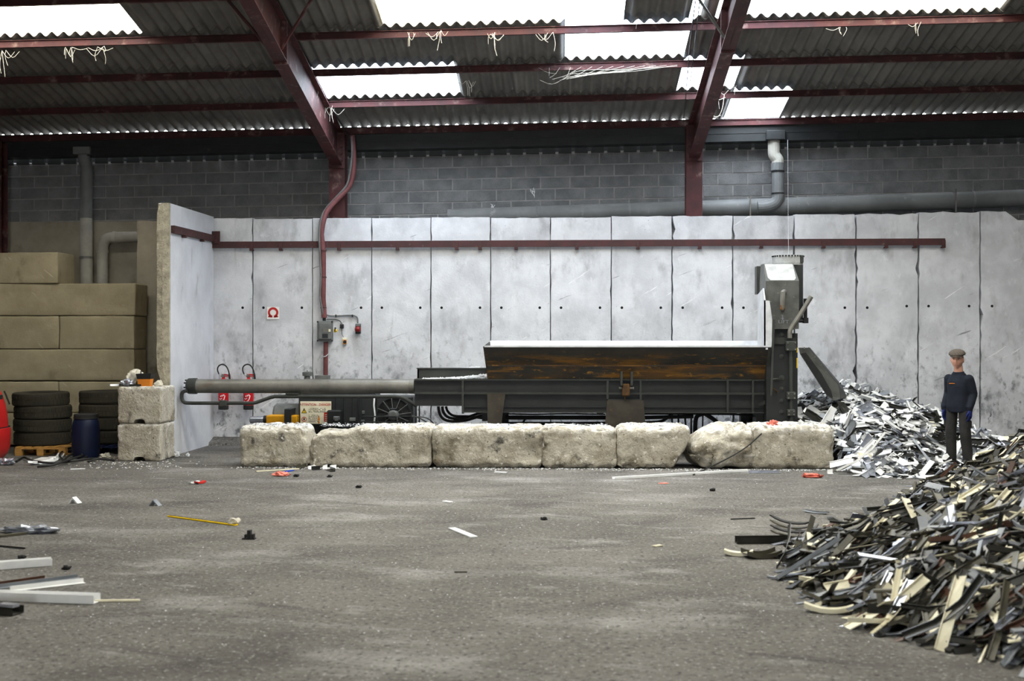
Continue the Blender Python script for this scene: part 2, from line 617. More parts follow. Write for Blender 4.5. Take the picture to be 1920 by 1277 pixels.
# --- precast wall: one panel per element
ROW = {}
jpx = [256, 362, 474, 586, 697, 808, 920, 1032, 1146, 1260, 1374, 1489, 1605, 1722, 1838, 1955, 2072]
tpy = [410, 405, 407, 407, 407, 407, 407, 406.5, 406, 405.5, 405, 404, 402, 400, 400, 404]
holes = {0: [273], 1: [455], 2: [494, 566], 3: [677], 4: [716, 788], 5: [828, 900], 6: [940, 1012], 7: [1052, 1125], 8: [1166, 1239],
         9: [1280, 1354], 10: [1394], 11: [1584], 12: [1626, 1700], 13: [1741, 1817], 14: [1860, 1932]}
wall_panels = thing('wall_panels', None, None, (0, YW, 0), kind='structure')
wall_panels.name = 'wall_precast'
rnd = random.Random(11)
for i in range(16):
    xa, xb = XP(jpx[i], YW), XP(jpx[i + 1], YW)
    rough = .004 if i < 9 else .009
    top = ZP(tpy[i], YW) + rnd.uniform(-.012, .012)
    n = 34
    yo = rnd.uniform(-.006, .006)
    b = MB()
    front, back = [], []
    lefts, rights = [], []
    for k in range(n + 1):
        z = top * k / n
        eo = rough * (1 + 2 * (rnd.random() < .12))
        lefts.append((xa + .006 + abs(rnd.gauss(0, eo)), z))
        rights.append((xb - .006 - abs(rnd.gauss(0, eo)), z))
    def topz(x):
        z = top + .012 * noise.noise(Vector((x * 5, i, 0))) + .006 * noise.noise(Vector((x * 17, i, 3)))
        if i >= 12:
            z += .025 * noise.noise(Vector((x * 4, i, 9)))
        if i == 14:
            z -= .16 * max(0, min(1, (x - XP(1890, YW)) / .12))
        return z
    m = 10
    rings = []
    for y in (YW + yo + .008, YW + yo, YW + .2):
        ring = [(x, y, z) for x, z in lefts[:-1]]
        ins = .006 if y < YW + yo + .005 and y != YW + .2 else 0
        for q in range(m + 1):
            x = lefts[-1][0] + (rights[-1][0] - lefts[-1][0]) * q / m
            ring.append((x, y, topz(x) - (0 if y > YW + yo else .008)))
        ring += [(x, y, z) for x, z in rights[:-1][::-1]]
        rings.append(ring)
    b.loft(rings[1:])
    pn = b.build('wall_panel', M_panel if i else M_plaster, wall_panels)  # first panel browner: grime plus warm alcove light painted in
    for px in holes.get(i, []):
        h = MB()
        c = P(px, 577 if px < 1700 else 574, YW + yo)
        h.lathe(c + Vector((0, .003, 0)), [(.024, 0), (.024, .005), (.017, .006), (.015, .0062)], 12, 'Y')
        h.build('tie_hole', M_hole, pn)

# --- slab standing square to the wall (left end of the bay)
b = MB()
XS = -6.24
yn = 19.25
top_n, top_f = ZP(377, yn), ZP(404, YW)
n = 26
rr = random.Random(5)
near, midr, far = [], [], []
prof_l = [XS - .205 + .012 * noise.noise(Vector((0, 0, k * .5))) + (.05 if k < 9 else 0) for k in range(n + 1)]
rings = []
for k in range(n + 1):
    z = top_n * k / n
    zf = top_f * k / n
    xl = prof_l[k]
    xr = XS - .006 * rr.random()
    ch = .045 if k == n else 0
    rings.append([(xl + ch, yn + .02 * rr.random(), z - ch * .3), ((xl + xr) / 2, yn - .02 + .03 * rr.random(), z), (xr, yn + .012 * rr.random(), z), (XS, yn + .06, z + 0),
                  (XS + .01, YW - .004, zf), (XS - .21, YW - .004, zf), (xl, yn + .07, z)])
b.loft(rings)
ps = tag(b.build('wall_slab', [M_slab], base=False), kind='structure')
ps.data.materials.append(M_slab_end)
for p in ps.data.polygons:
    if p.center.y < yn + .045 or p.normal.x < -.5:
        p.material_index = 1
for (py, pz) in ((566, 20.0), (587, 20.9)):
    pass
ps.name = 'wall_side'
# dusty toe of the wall
b = MB()
b.loft([[(x, YW, 0.0), (x, YW - .32, 0.0), (x, YW - .3, .05), (x, YW, .13)] for x in (XS, -3, 0, 3, 6, 9.2)])
tag(b.build('baseboard_back', M_floor, base=False), kind='structure')

# --- rail along the wall, with clips
rail = thing('wall_rail', 'long dull red steel rail along the top of the precast wall', 'rail', (0, YW, 4))
b = MB()
pa, pb = P(399, 459.5, YW - .05), P(1771, 453.5, YW - .05)
h = .058
b.beam(pa, pb, [(-.04, -h), (-.04, h), (.0, h), (.0, h - .012), (-.028, h - .012), (-.028, -h + .012), (.0, -h + .012), (.0, -h)])
b.build('channel', M_redrail, rail)
for px in (530, 641, 752, 864, 976, 1090, 1204, 1319, 1433, 1548, 1663, 1716, 1768, 908, 474):
    t = (px - 399) / (1771 - 399)
    c = pa.lerp(pb, t)
    b = MB()
    b.box((c.x - .03, YW - .11, c.z - h - .035), (c.x + .03, YW - .085, c.z + .03))
    b.box((c.x - .03, YW - .11, c.z - h - .05), (c.x + .03, YW - .012, c.z - h - .03))
    b.build('clip', M_redrail, rail)
rail2 = thing('wall_rail', 'short sloping red rail on the face of the tall end slab', 'rail', (XS, 20, 4))
b = MB()
q0, q1 = Vector((XS + .03, 19.33, ZP(427, 19.33))), Vector((XS + .03, YW - .1, ZP(446, YW)))
b.beam(q0, q1, [(-.03, -.06), (.03, -.06), (.03, .06), (-.03, .06)])
b.build('channel', M_redrail, rail2)
b = MB()
b.box((q1.x - .02, YW - .12, q1.z - .09), (q1.x + .12, YW - .085, q1.z + .13))
b.build('corner_plate', M_redrail, rail2)
for y in (19.9, 20.9):
    b = MB()
    t = (y - q0.y) / (q1.y - q0.y)
    z = q0.z + (q1.z - q0.z) * t
    b.box((XS + .0, y - .03, z - .1), (XS + .075, y + .03, z - .062))
    b.build('clip', M_redrail, rail2)

# --- roof
PY = [22.3, 21.0, 19.65, 18.3, 16.95, 15.6]
ceiling = thing('ceiling', None, None, (0, 18, 6), kind='structure')
AMP, PITCH = .033, .18


def sheet(xa, xb, ya, yb, m, name, lift=.016, seg=8, amp=AMP):
    n = max(2, int(round((xb - xa) / PITCH * seg)))
    b = MB()
    rows = []
    for (y, lf) in ((ya, lift), (yb, 0)):
        row = []
        for i in range(n + 1):
            x = xa + (xb - xa) * i / n
            row.append((x, y, roofz_any(x, y) + .004 + lf + amp + amp * math.sin(2 * PI * x / PITCH)))
        rows.append(row)
    th = .008
    if m in (M_clear, M_aged):
        b.loft(rows, cap=False, closed=False)
    else:
        va = [b.ring(r) for r in rows]
        vb = [b.ring([(x, y, z + th) for x, y, z in r]) for r in rows]
        for i in range(n):
            b.b.faces.new((va[0][i], va[0][i + 1], va[1][i + 1], va[1][i]))
            b.b.faces.new((vb[0][i + 1], vb[0][i], vb[1][i], vb[1][i + 1]))
            b.b.faces.new((va[0][i + 1], va[0][i], vb[0][i], vb[0][i + 1]))
            b.b.faces.new((va[1][i], va[1][i + 1], vb[1][i + 1], vb[1][i]))
    o = b.build(name, m, ceiling, smooth=True, angle=60)
    return o


RIDGE = 5.0


def roofz_any(x, y):
    if y >= RIDGE:
        return roofz(x, y)
    return roofz(x, RIDGE) - TR * (RIDGE - y)


XL, XR = -16.0, 16.0
lights = {
    0: [(XP(1358, 22.3), XP(1462, 22.3), M_clear)],
    1: [(XP(613, 21), XP(865, 21), M_clear), (XP(1266, 21), XP(1376, 21), M_clear)],
    2: [(XP(1058, 19.65), XP(1282, 19.65), M_clear)],
    3: [(-9.6, XP(272, 18.3), M_aged), (XP(718, 18.3), XP(1050, 18.3), M_aged), (XP(1050, 18.3), XP(1170, 18.3), M_clear), (XP(1290, 18.3), XP(1314, 18.3), M_clear), (XP(1338, 18.3), XP(1530, 18.3), M_clear), (XP(1530, 18.3), XP(1872, 18.3), M_aged)],
    4: [],
}
for r in range(5):
    y0, y1 = PY[r] + .13, PY[r + 1] - .10
    cuts = sorted(lights[r], key=lambda t: t[0])
    x = XL
    spans = []
    for a, c, m in cuts:
        spans.append((x, a, None)); spans.append((a, c, m)); x = c
    spans.append((x, XR, None))
    for a, c, m in spans:
        if c - a < .02:
            continue
        if c < -11 or a > 11 or (m is None and (a < -11 or c > 11)):
            # far ends outside the frame: keep long sheets there
            if m is None and a < -11 < c:
                sheet(a, -11, y0, y1, M_sheet, 'corrugated_sheet', seg=6); a = -11
            if m is None and c > 10.5 > a:
                sheet(10.5, c, y0, y1, M_sheet, 'corrugated_sheet', seg=6); c = 10.5
        k = max(1, int(math.ceil((c - a) / 1.12)))
        for i in range(k):
            xa, xb = a + (c - a) * i / k - .012, a + (c - a) * (i + 1) / k + .012
            ya, yb = y0, y1
            if m is None and r >= 1:
                # opaque sheets start higher where a roof light below laps under them
                for la, lc, lm in lights[r - 1]:
                    if min(lc, xb) - max(la, xa) > .3:
                        ya = y0 - .11
            if m is not None:
                yb = y1 - .16
            sheet(xa, xb, ya, yb, m or M_sheet, 'roof_light' if m else 'corrugated_sheet', lift=.016 + .002 * (i % 2))
        if m is not None:
            e = -.02
            portal([(a, y0, roofz(a, y0) + e), (c, y0, roofz(c, y0) + e), (a, y1, roofz(a, y1) + e)])
# upper slope, ridge and far slope (outside the frame), with added roof lights
ups = [(15.72, 12.0), (12.1, 8.5), (8.6, 5.0), (5.0, 1.5), (1.6, -2.0), (-1.9, -6.0), (-5.9, -10.0), (-9.9, -14.4)]
bands = {0: [(-3.5, 1.5), (4.2, 7.2)], 1: [], 2: [(-2, 1)], 3: [], 4: [(-1.5, .5)], 5: [], 6: [], 7: []}  # unseen roof lights added and sized for the light they give
for r, (y0, y1) in enumerate(ups):
    x = XL
    for a, c in bands[r] + [(XR, XR)]:
        if a - x > .02:
            sheet(x, a, y0, y1, M_sheet, 'corrugated_sheet', seg=4)
        if c > a:
            sheet(a - .01, c + .01, y0, y1, M_aged, 'roof_light', seg=4)
            portal([(a, y0, roofz_any(a, y0) - .02), (c, y0, roofz_any(c, y0) - .02), (a, y1, roofz_any(a, y1) - .02)])
        x = c

# --- steel: portal frames (column + rafter) and purlins
FX = [-10.42, -4.08, 2.36, 8.8]
I_pur = [(-.03, -.11), (.03, -.11), (.03, -.1), (.004, -.1), (.004, -.01), (.03, -.01), (.03, 0), (-.03, 0), (-.03, -.01), (-.004, -.01), (-.004, -.1), (-.03, -.1)]
fr_lab = ['red steel column at the far left edge with its dark sloping rafter', 'red steel frame whose wide rafter slopes down beside the bent conduit',
          'red steel frame whose rafter comes down near the offset drain pipe', 'steel frame beyond the right edge of the view']
for fi, X in enumerate(FX):
    if fi == 3:
        continue
    f = thing('portal_frame', fr_lab[fi], 'steel frame', (X, 22.2, 0))
    W = .145
    b = MB()
    zt = roofz(X, 22.2) - .14
    b.box((X - W, 22.08, 0), (X + W, 22.095, zt))
    b.box((X - W, 22.33, 0), (X + W, 22.345, zt))
    b.box((X - .006, 22.095, 0), (X + .006, 22.33, zt))
    b.build('column', M_red, f)
    # rafter: web, two flanges, from the column up to the ridge
    yA, yB = 22.34, RIDGE + .05
    def ztop(y): return roofz(X, y) - .13
    def zbot(y): return roofz(X, y) - .76 + max(0, 16 - y) * .015
    fw = .1
    b = MB()
    b.prism([(X - .006, yA, zbot(yA)), (X - .006, yB, zbot(yB)), (X - .006, yB, ztop(yB)), (X - .006, yA, ztop(yA))], (.012, 0, 0))
    b.build('web', M_red, f)
    b = MB()
    b.prism([(X - fw, yA, zbot(yA)), (X - fw, yB, zbot(yB)), (X - fw, yB, zbot(yB) + .016), (X - fw, yA, zbot(yA) + .016)], (2 * fw, 0, 0))
    b.build('bottom_flange', M_red, f)
    b = MB()
    b.prism([(X - fw, yA, ztop(yA)), (X - fw, yB, ztop(yB)), (X - fw, yB, ztop(yB) + .016), (X - fw, yA, ztop(yA) + .016)], (2 * fw, 0, 0))
    b.build('top_flange', M_red, f)
    b = MB()
    b.box((X - W, 22.04, zbot(22.1) - .04), (X + W, 22.062, zt))
    pl = b.build('end_plate', M_red, f)
    for k in range(4):
        for s in (-1, 1):
            c = MB()
            c.cyl((X + s * .09, 22.01, zbot(22) + .08 + k * .13), (X + s * .09, 22.04, zbot(22) + .08 + k * .13), .022, 6)
            c.build('bolt', M_red, pl)
    # stiffeners with bolts at the splice high on the rafter
    ys = 17.6
    b = MB()
    b.prism([(X - fw, ys, zbot(ys) + .01), (X + fw, ys, zbot(ys) + .01), (X + fw, ys - .02, ztop(ys)), (X - fw, ys - .02, ztop(ys))], (0, .04, 0))
    st = b.build('splice_plate', M_red, f)
    for k in range(4):
        c = MB()
        z = zbot(ys) + .12 + k * .13
        c.cyl((X + .06, ys + .03, z), (X + .06, ys + .07, z), .02, 6)
        c.build('bolt', M_red, st)

bays = [(-16, FX[0]), (FX[0], FX[1]), (FX[1], FX[2]), (FX[2], 16)]
bay_lab = ['', 'left bay', 'middle bay', 'right bay']
row_lab = ['lowest, along the eave', 'second up from the eave', 'third up from the eave', 'fourth up from the eave', 'fifth up from the eave', 'sixth up']
for bi, (xa, xb) in enumerate(bays):
    for r, y in enumerate(PY):
        b = MB()
        a, c = xa + (.012 if bi else 0), xb - .012
        b.beam((a, y, roofz(a, y)), (c, y, roofz(c, y)), I_pur)
        if bi == 0 or r == 5:
            o = b.build('roof_purlin', M_red)
            tag(o, 'red steel roof purlin beyond the edge of the view, ' + row_lab[r], 'purlin', 'purlins outside the view')
        else:
            o = b.build('roof_purlin', M_red)
            tag(o, f'red steel purlin under the roof sheets of the {bay_lab[bi]}, {row_lab[r]}', 'purlin', f'purlins of the {bay_lab[bi]}')
# braces from purlin to rafter
for X, s, lab in ((FX[1], 1, 'thin dark angle brace right of the wide left rafter'), (FX[1], -1, 'thin dark angle brace left of the wide left rafter'), (FX[2], -1, 'pale angle brace left of the right rafter')):
    b = MB()
    b.tube([(X + s * .6, 16.95, roofz(X, 16.95) - .1), (X + s * .09, 17.3, roofz(X, 17.3) - .66)], .022, 6)
    tag(b.build('knee_brace', M_red if s > 0 or X < 0 else M_boxgrey), lab, 'brace')

# --- gutter along the eave
b = MB()
g0, g1 = Vector((-16, 22.50, 0)), Vector((16, 22.50, 0))
for gp in (g0, g1):
    gp.z = roofz(gp.x, 22.4) - .10
b.beam(g0, g1, [(-.15, 0), (-.15, -.27), (.15, -.27), (.15, 0), (.13, 0), (.13, -.25), (-.13, -.25), (-.13, 0)])
gut = thing('gutter', 'long dark box gutter along the foot of the roof', 'gutter', (0, 22.4, 5))
b.build('trough', M_dark, gut)
b = MB()
b.beam(g0 + Vector((0, -.15, -.01)), g1 + Vector((0, -.15, -.01)), [(-.01, -.12), (-.01, .06), (.0, .06), (.0, -.12)])
b.build('fascia_angle', M_dark, gut)
for px in (958, 1620):
    b = MB()
    c = P(px, 250, 22.18)
    b.box((c.x - .05, 22.32, c.z - .06), (c.x + .05, 22.35, c.z + .08))
    b.build('joint_plate', M_dark, gut)

b = MB()
b.beam((-16, 22.3, roofz(-16, 22.3) + .0), (16, 22.3, roofz(16, 22.3) + .0), [(-.02, 0), (.02, 0), (.02, .016), (-.02, .016)])
b.build('added_eave_filler', M_dark, gut)  # board added to shrink the bright daylight gaps under the sheets
# --- drain pipes
dp = thing('drain_pipe', 'grey drain pipe with an offset bend dropping from the gutter at right', 'pipe', (XP(1455, 22.5), 22.5, 4.3))
yp = 22.42
b = MB()
c = P(1452, 255, yp)
b.box((c.x - .17, yp - .17, c.z - .09), (c.x + .17, yp + .15, c.z + .08), bev=.01)
b.build('outlet_box', M_dark, dp)
b = MB()
b.tube([P(1451, 262, yp), P(1451, 284, yp)] + smooth_path([P(1451, 284, yp), P(1452, 291, yp), P(1458, 300, yp), P(1458, 312, yp)], 4)[1:], .11, 16)
b.build('offset_bend', M_pvcwhite, dp)
b = MB()
b.tube([P(1458, 306, yp), P(1458, 320, yp)], .122, 16)
b.build('socket', M_pvcgrey, dp)
b = MB()
b.tube([P(1458.5, 318, yp), P(1458.5, 362, yp)], .108, 16)
b.build('straight_pipe', M_pvcgrey, dp)
b = MB()
b.tube(smooth_path([P(1458.5, 358, yp), P(1458.5, 372, yp), P(1452, 382, yp), P(1436, 388, yp), P(1420, 389, yp)], 4), .112, 16)
b.build('elbow', M_pvcgrey, dp)
b = MB()
for z in (322, 363):
    q = P(1458.5, z, yp)
    b.tube([q - Vector((0, 0, .012)), q + Vector((0, 0, .012))], .118, 16)
b.build('collar', M_black, dp)

hp = thing('drain_pipe', 'long fat grey drain pipe running level above the precast wall', 'pipe', (3, 22.55, 4.2))
ya = 22.54
pA, pB = P(840, 408, ya), P(1990, 369, ya)
b = MB()
b.tube([pA, pB], .155, 20)
b.build('pipe', M_pvcgrey, hp, smooth=True)
for px in (1096, 1185, 1410, 1478, 1500, 1790, 1826, 1010):
    t = (px - 840) / (1990 - 840)
    q = pA.lerp(pB, t)
    d = (pB - pA).normalized() * (.02 if px not in (1790, 1410) else .012)
    b = MB()
    b.tube([q - d, q + d], .165, 20)
    b.build('joint_ring', M_pvcgrey, hp)
for px in (1790, 1410):
    t = (px - 840) / (1990 - 840)
    q = pA.lerp(pB, t)
    b = MB()
    b.box((q.x - .012, 22.36, q.z - .3), (q.x + .012, 22.375, q.z + .19))
    b.build('hanger', M_steel, hp)

lp = thing('drain_pipe', 'straight drain pipe, grey above and cream below, dropping down the alcove wall', 'pipe', (XP(161, 22.45), 22.45, 2.8))
b = MB()
b.tube(smooth_path([P(158, 282, yp), P(158, 300, yp), P(163, 315, yp), P(162, 332, yp)], 3) + [P(161.5, 410, yp)], .112, 16)
b.build('upper_pipe', M_pvcgrey, lp, smooth=True)
b = MB()
b.tube([P(161.5, 409, yp), P(163, 560, yp), Vector((XP(163, yp), yp, .0))], .112, 16)
b.build('lower_pipe', M_pvcwhite, lp, smooth=True)
b = MB()
q = P(162, 483, yp)
b.tube([q - Vector((0, 0, .02)), q + Vector((0, 0, .02))], .125, 16)
b.build('collar', M_steel, lp)
b = MB()
c = P(158, 283, yp)
b.box((c.x - .16, yp - .15, c.z - .08), (c.x + .16, yp + .1, c.z + .06), bev=.01)
b.build('outlet_box', M_pvcgrey, lp)
ep = thing('drain_pipe', 'cream drain pipe with a swept elbow turning behind the wall panel', 'pipe', (XP(192, 22.4), 22.4, 2.8))
b = MB()
b.tube([Vector((XP(192, yp), yp, 0)), P(192, 470, yp)] + smooth_path([P(192, 470, yp), P(194, 456, yp), P(202, 447, yp), P(214, 445, yp)], 5)[1:] + [P(290, 443, yp)], .1, 16)
b.build('elbow_pipe', M_pvcwhite, ep, smooth=True)
for q, q2 in ((P(192, 468, yp), P(192, 474, yp)), (P(212, 445, yp), P(218, 445, yp))):
    b = MB()
    b.tube([q, q2], .112, 16)
    b.build('socket_ring', M_pvcwhite, ep)

# --- long concrete blocks stacked in the alcove
YA = 20.9
rows = [(838, 777), (776, 717), (715, 655.5), (654.5, 592), (591, 530)]
cells = [[(-95, 116), (117, 253)], [(-95, 109), (110, 253)], [(-95, 252)], [(-95, 110), (111, 252)], [(-95, 254)]]
labs = [['lowest long beige concrete block behind the tyres, in the stack at left', 'beige concrete block at the foot of the left stack, beside the slab'],
        ['long beige concrete block just above the tyres at the left edge', 'short beige concrete block above the tyres, beside the end slab'],
        ['full width beige concrete block, middle of the left stack'],
        ['beige block left of the vertical joint, third course from the top of the stack', 'beige block right of the vertical joint, with a dark scratch, in the stack'],
        ['full width beige concrete block under the topmost loose block']]
gi = 0
for (pb_, pt_), cs, lb in zip(rows, cells, labs):
    for (a, c), la in zip(cs, lb):
        gi += 1
        xa, xb = XP(a, YA), XP(c, YA)
        za, zb = max(0, ZP(pb_, YA)), ZP(pt_, YA)
        m = rock((xb - xa - .008, .62, zb - za), .018, .004, gi, 20, 5, 6, fine=.003, chip=.008)
        o = m.build('concrete_block', M_alcove, local=True, smooth=True, angle=40)
        o.location = ((xa + xb) / 2, YA + .31, za)
        tag(o, la, 'block', 'long blocks stacked in the alcove')
xa, xb = XP(-95, YA), XP(108, YA - .1)
m = rock((xb - xa, .66, ZP(470, YA) - ZP(529, YA)), .018, .004, 77, 14, 5, 6, fine=.003, chip=.008)
o = m.build('concrete_block', M_alcove, local=True, smooth=True, angle=180)
o.location = ((xa + xb) / 2, YA + .33, ZP(529.5, YA))
o.rotation_euler = (0, 0, R(-3))
tag(o, 'topmost loose beige block sitting on the left stack, below the drain pipe', 'block', 'long blocks stacked in the alcove')

# --- two square blocks in front of the end slab
def notch(p):
    if abs(p.x) < .085 and p.y < .45 and p.z < .09:
        p.z = max(p.z, .07 - .03 * (abs(p.x) / .085) ** 6)
    return p
for k, (z0, h, la) in enumerate(((0, .572, 'square grey concrete block standing on the floor, under its twin'), (.574, .565, 'square grey concrete block carrying the orange tray, upper of two'))):
    m = rock((.68, .68, h), .028, .008, 31 + k, 20, 16, 16, notch, fine=.008, chip=.03)
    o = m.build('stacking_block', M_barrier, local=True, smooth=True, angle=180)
    o.location = (-6.475 + .005 * k, 18.53 + .34, z0)
    tag(o, la, 'block')

# --- barrier blocks
YF = 17.7
def bx(px): return (px - 1055) / 130.0
def chipR(s):   # lower right corner broken away
    def f(p):
        t = max(0, p.x - (s - .28)) * max(0, .42 - p.z)
        p.x -= t * 2.0
        return p
    return f
def boulder(p):
    p.z *= 1.0 - .28 * max(0, min(1, (-p.x - .05) / .35)) ** 1.2
    p.x *= 1 + .12 * (p.z < .2)
    if p.z < .28 and p.x < -.2:
        p.x += (.28 - p.z) * .7
    return p
def ss(a, c, x):
    x = max(0, min(1, (x - a) / (c - a)))
    return x * x * (3 - 2 * x)
def chipL(p):   # right part of the first block broken away at the top
    p.x -= max(0, p.z - .3) * .35 * ss(.1, .4, p.x)
    p.z -= .035 * ss(.4, .6, p.z) * ss(-.05, .03, p.x) * (1 - ss(.03, .12, p.x))
    return p
def step(p):
    p.z -= .075 * ss(.35, .6, p.z) * (1 - ss(-.42, -.12, p.x))
    p.x += .10 * ss(.3, .6, p.z) * (1 - ss(-.88, -.6, p.x))
    return p
def bruise(p):
    if p.y < 0:
        p.y += .07 * math.exp(-(((p.x - .60) / .2) ** 2 + ((p.z - .2) / .16) ** 2))
    p.x += .05 * ss(.35, .0, p.z) * ss(.4, .8, p.x) if False else 0
    return p
spec = [(443, 577, .60, chipL, 'barrier block at the left end of the low row, below the yellow motor', 0),
        (577, 808, .60, step, 'long barrier block with two dark smudges, second in the row', 0),
        (810, 1018, .60, bruise, 'barrier block with a hollow bruise at its lower right, third in the row', 0),
        (1016, 1156, .60, None, 'short barrier block with white scrap on top, middle of the row', 0),
        (1157, 1293, .61, chipR(.52), 'barrier block with its lower right corner broken off', 0),
        (1290, 1412, .62, boulder, 'broken boulder-shaped barrier block, second from the right end', R(5)),
        (1409, 1563, .63, None, 'squared barrier block at the right end of the row, beside the white scrap', R(-2))]
for k, (a, c, h, fn, la, rz) in enumerate(spec):
    xa, xb = bx(a), bx(c)
    wd = xb - xa
    m = rock((wd, .78, h), .075 if k not in (5,) else .16, .022 if k != 5 else .06, k + 1, 34, 14, 16, fn, fine=.012, chip=.05)
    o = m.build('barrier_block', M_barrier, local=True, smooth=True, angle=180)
    o.location = ((xa + xb) / 2, YF + .39 + (.03 if k == 6 else 0), 0)
    o.rotation_euler = (0, 0, rz)
    tag(o, la, 'block', 'concrete barrier blocks in front of the machine')
# keyed ridges on top of the first two blocks

# ================================================================== the scrap shear
YM = 19.2
def MX(px, Y=YM): return XP(px, Y)
def MZ(py, Y=YM): return ZP(py, Y)

mc = thing('scrap_shear', 'large dark hydraulic scrap shear with a rusty loading tray and tall head', 'machine', (.4, 19.7, 0))
x0, x1 = MX(777), MX(1440)
zt, zm, zl = MZ(711), MZ(737), MZ(774)
b = MB()
b.box((MX(868), YM + .05, zl), (x1, 20.45, zt - .02))
b.box((x0, YM + .05, MZ(762)), (MX(868), 20.45, zt - .02))
b.build('bed_body', M_dark, mc)
b = MB()
b.box((x0, YM - .02, zt - .022), (x1, 20.5, zt))
b.build('top_flange', M_darkgreen, mc)
b = MB()
b.box((x0, YM - .03, zm - .02), (x1, YM + .06, zm + .012))
b.build('middle_flange', M_darkgreen, mc)
b = MB()
b.box((MX(868), YM - .03, zl), (MX(1432), YM + .06, zl + .016))
b.build('bottom_flange', M_darkgreen, mc)
b = MB()
b.box((MX(868), YM + .02, MZ(764)), (x1, YM + .06, MZ(762)))
b.build('lower_step', M_dark, mc)
for px, ya, yb in ((868, 711, 776), (1139, 711, 748), (1201, 711, 748), (1364, 711, 774), (1411, 711, 774)):
    b = MB()
    b.box((MX(px) - .017, YM - .035, MZ(yb)), (MX(px) + .017, YM + .06, MZ(ya)))
    b.build('rib', M_darkgreen, mc)
# feed box on the bed, left of the tray
b = MB()
xa, xb = MX(778), MX(912)
ztop = MZ(693)
b.box((xa, YM + .32, zt), (xb, YM + .345, ztop))
b.box((xa, 20.4, zt), (xb, 20.425, ztop))
b.box((xa, YM + .32, zt), (xa + .025, 20.425, ztop))
b.box((xa - .01, YM + .30, ztop), (xb, YM + .37, ztop + .018))
b.box((xa, YM + .36, zt), (xb, 20.4, ztop - .07))
b.build('feed_box', M_darkgreen, mc)
# tray: front plate flares out, back plate, two ends, bottom lip
TL, TRt = MX(908, 18.78), MX(1446, 18.78)
zTop, zBot = ZP(648.5, 18.78), MZ(709.5)
def plate(p, q, r, s, th, name, m):
    p, q, r, s = map(Vector, (p, q, r, s))
    n = (q - p).cross(s - p).normalized() * th
    b = MB()
    b.loft([[p, q, r, s], [p + n, q + n, r + n, s + n]])
    return b.build(name, m, mc)
TL2, TR2 = MX(916), MX(1436)
zk = zBot + (zTop - zBot) * .42
plate((TL2, YM + .02, zBot), (TR2, YM + .02, zBot), (TR2 + .02, YM - .10, zk), (TL2 - .02, YM - .10, zk), .02, 'tray_lower_plate', M_hopper)
plate((TL2 - .02, YM - .10, zk), (TR2 + .02, YM - .10, zk), (TRt, 18.80, zTop - .01), (TL, 18.80, zTop - .01), .02, 'tray_front', M_hopper)
plate((TL2, 20.35, zBot), (TR2, 20.35, zBot), (MX(1428, 20.72), 20.72, ZP(640, 20.72)), (MX(919, 20.72), 20.72, ZP(640, 20.72)), .02, 'tray_back', M_bright)  # skylight on the inner face put into its pale colour
b = MB()
b.box((TL, 18.775, zTop - .02), (TRt, 18.83, zTop + .004))
b.build('tray_rim', M_bright, mc)  # bright edge: skylight on the rim painted into the colour
plate((TL2, YM + .02, zBot), (TL2 - .02, YM - .1, zk), (TL, 18.80, zTop - .01), (TL2, 20.35, zBot), .02, 'tray_end', M_hopper)
plate((TL2, 20.35, zBot), (TL, 18.80, zTop - .01), (TL, 18.82, zTop - .01), (MX(919, 20.72), 20.72, ZP(641, 20.72)), .02, 'tray_end', M_hopper)
plate((TR2, YM + .02, zBot), (TR2 + .02, YM - .1, zk), (TRt, 18.80, zTop - .01), (TR2, 20.35, zBot), .02, 'tray_end', M_hopper)
b = MB()
b.box((TL2, YM + .04, zBot - .01), (TR2, 20.35, zBot + .01))
b.build('tray_floor', M_bright, mc)
b = MB()
b.beam((TL2, YM - .115, zk), (TR2, YM - .115, zk), [(-.012, -.025), (.012, -.025), (.012, .025), (-.012, .025)])
b.build('tray_fold', M_hopper, mc)
b = MB()
b.loft([[(MX(1434), YM - .06, zBot - .02), (MX(1439), YM - .06, zBot - .02), (MX(1447, 18.78), 18.79, zTop), (MX(1441, 18.78), 18.79, zTop)],
        [(MX(1434), YM + .04, zBot - .02), (MX(1439), YM + .04, zBot - .02), (MX(1447, 18.78), 18.84, zTop), (MX(1441, 18.78), 18.84, zTop)]])
b.build('tray_edge_bar', M_darkgreen, mc)
b = MB()
b.box((MX(1436, 18.76), 18.765, MZ(655)), (MX(1440, 18.76), 18.775, MZ(652)))
b.build('rivet_plate', M_bright, mc)
# legs
def leg(pts, y, th, m=M_darkgreen):
    b = MB()
    b.prism([(MX(px), y, max(0, MZ(py))) for px, py in pts], (0, th, 0))
    return b.build('leg', m, mc)
leg([(914, 737), (948, 737), (932, 868), (915, 868)], YM - .06, .2, M_leg)
leg([(1138, 750), (1206, 750), (1216, 868), (1130, 868)], YM - .05, .12, M_leg)
leg([(1420, 774), (1440, 774), (1440, 868), (1420, 868)], YM + .1, .4)
for px in (930, 1170, 1425):
    b = MB()
    b.box((MX(px) - .15, 20.2, 0), (MX(px) + .15, 20.4, zl))
    b.build('leg', M_dark, mc)
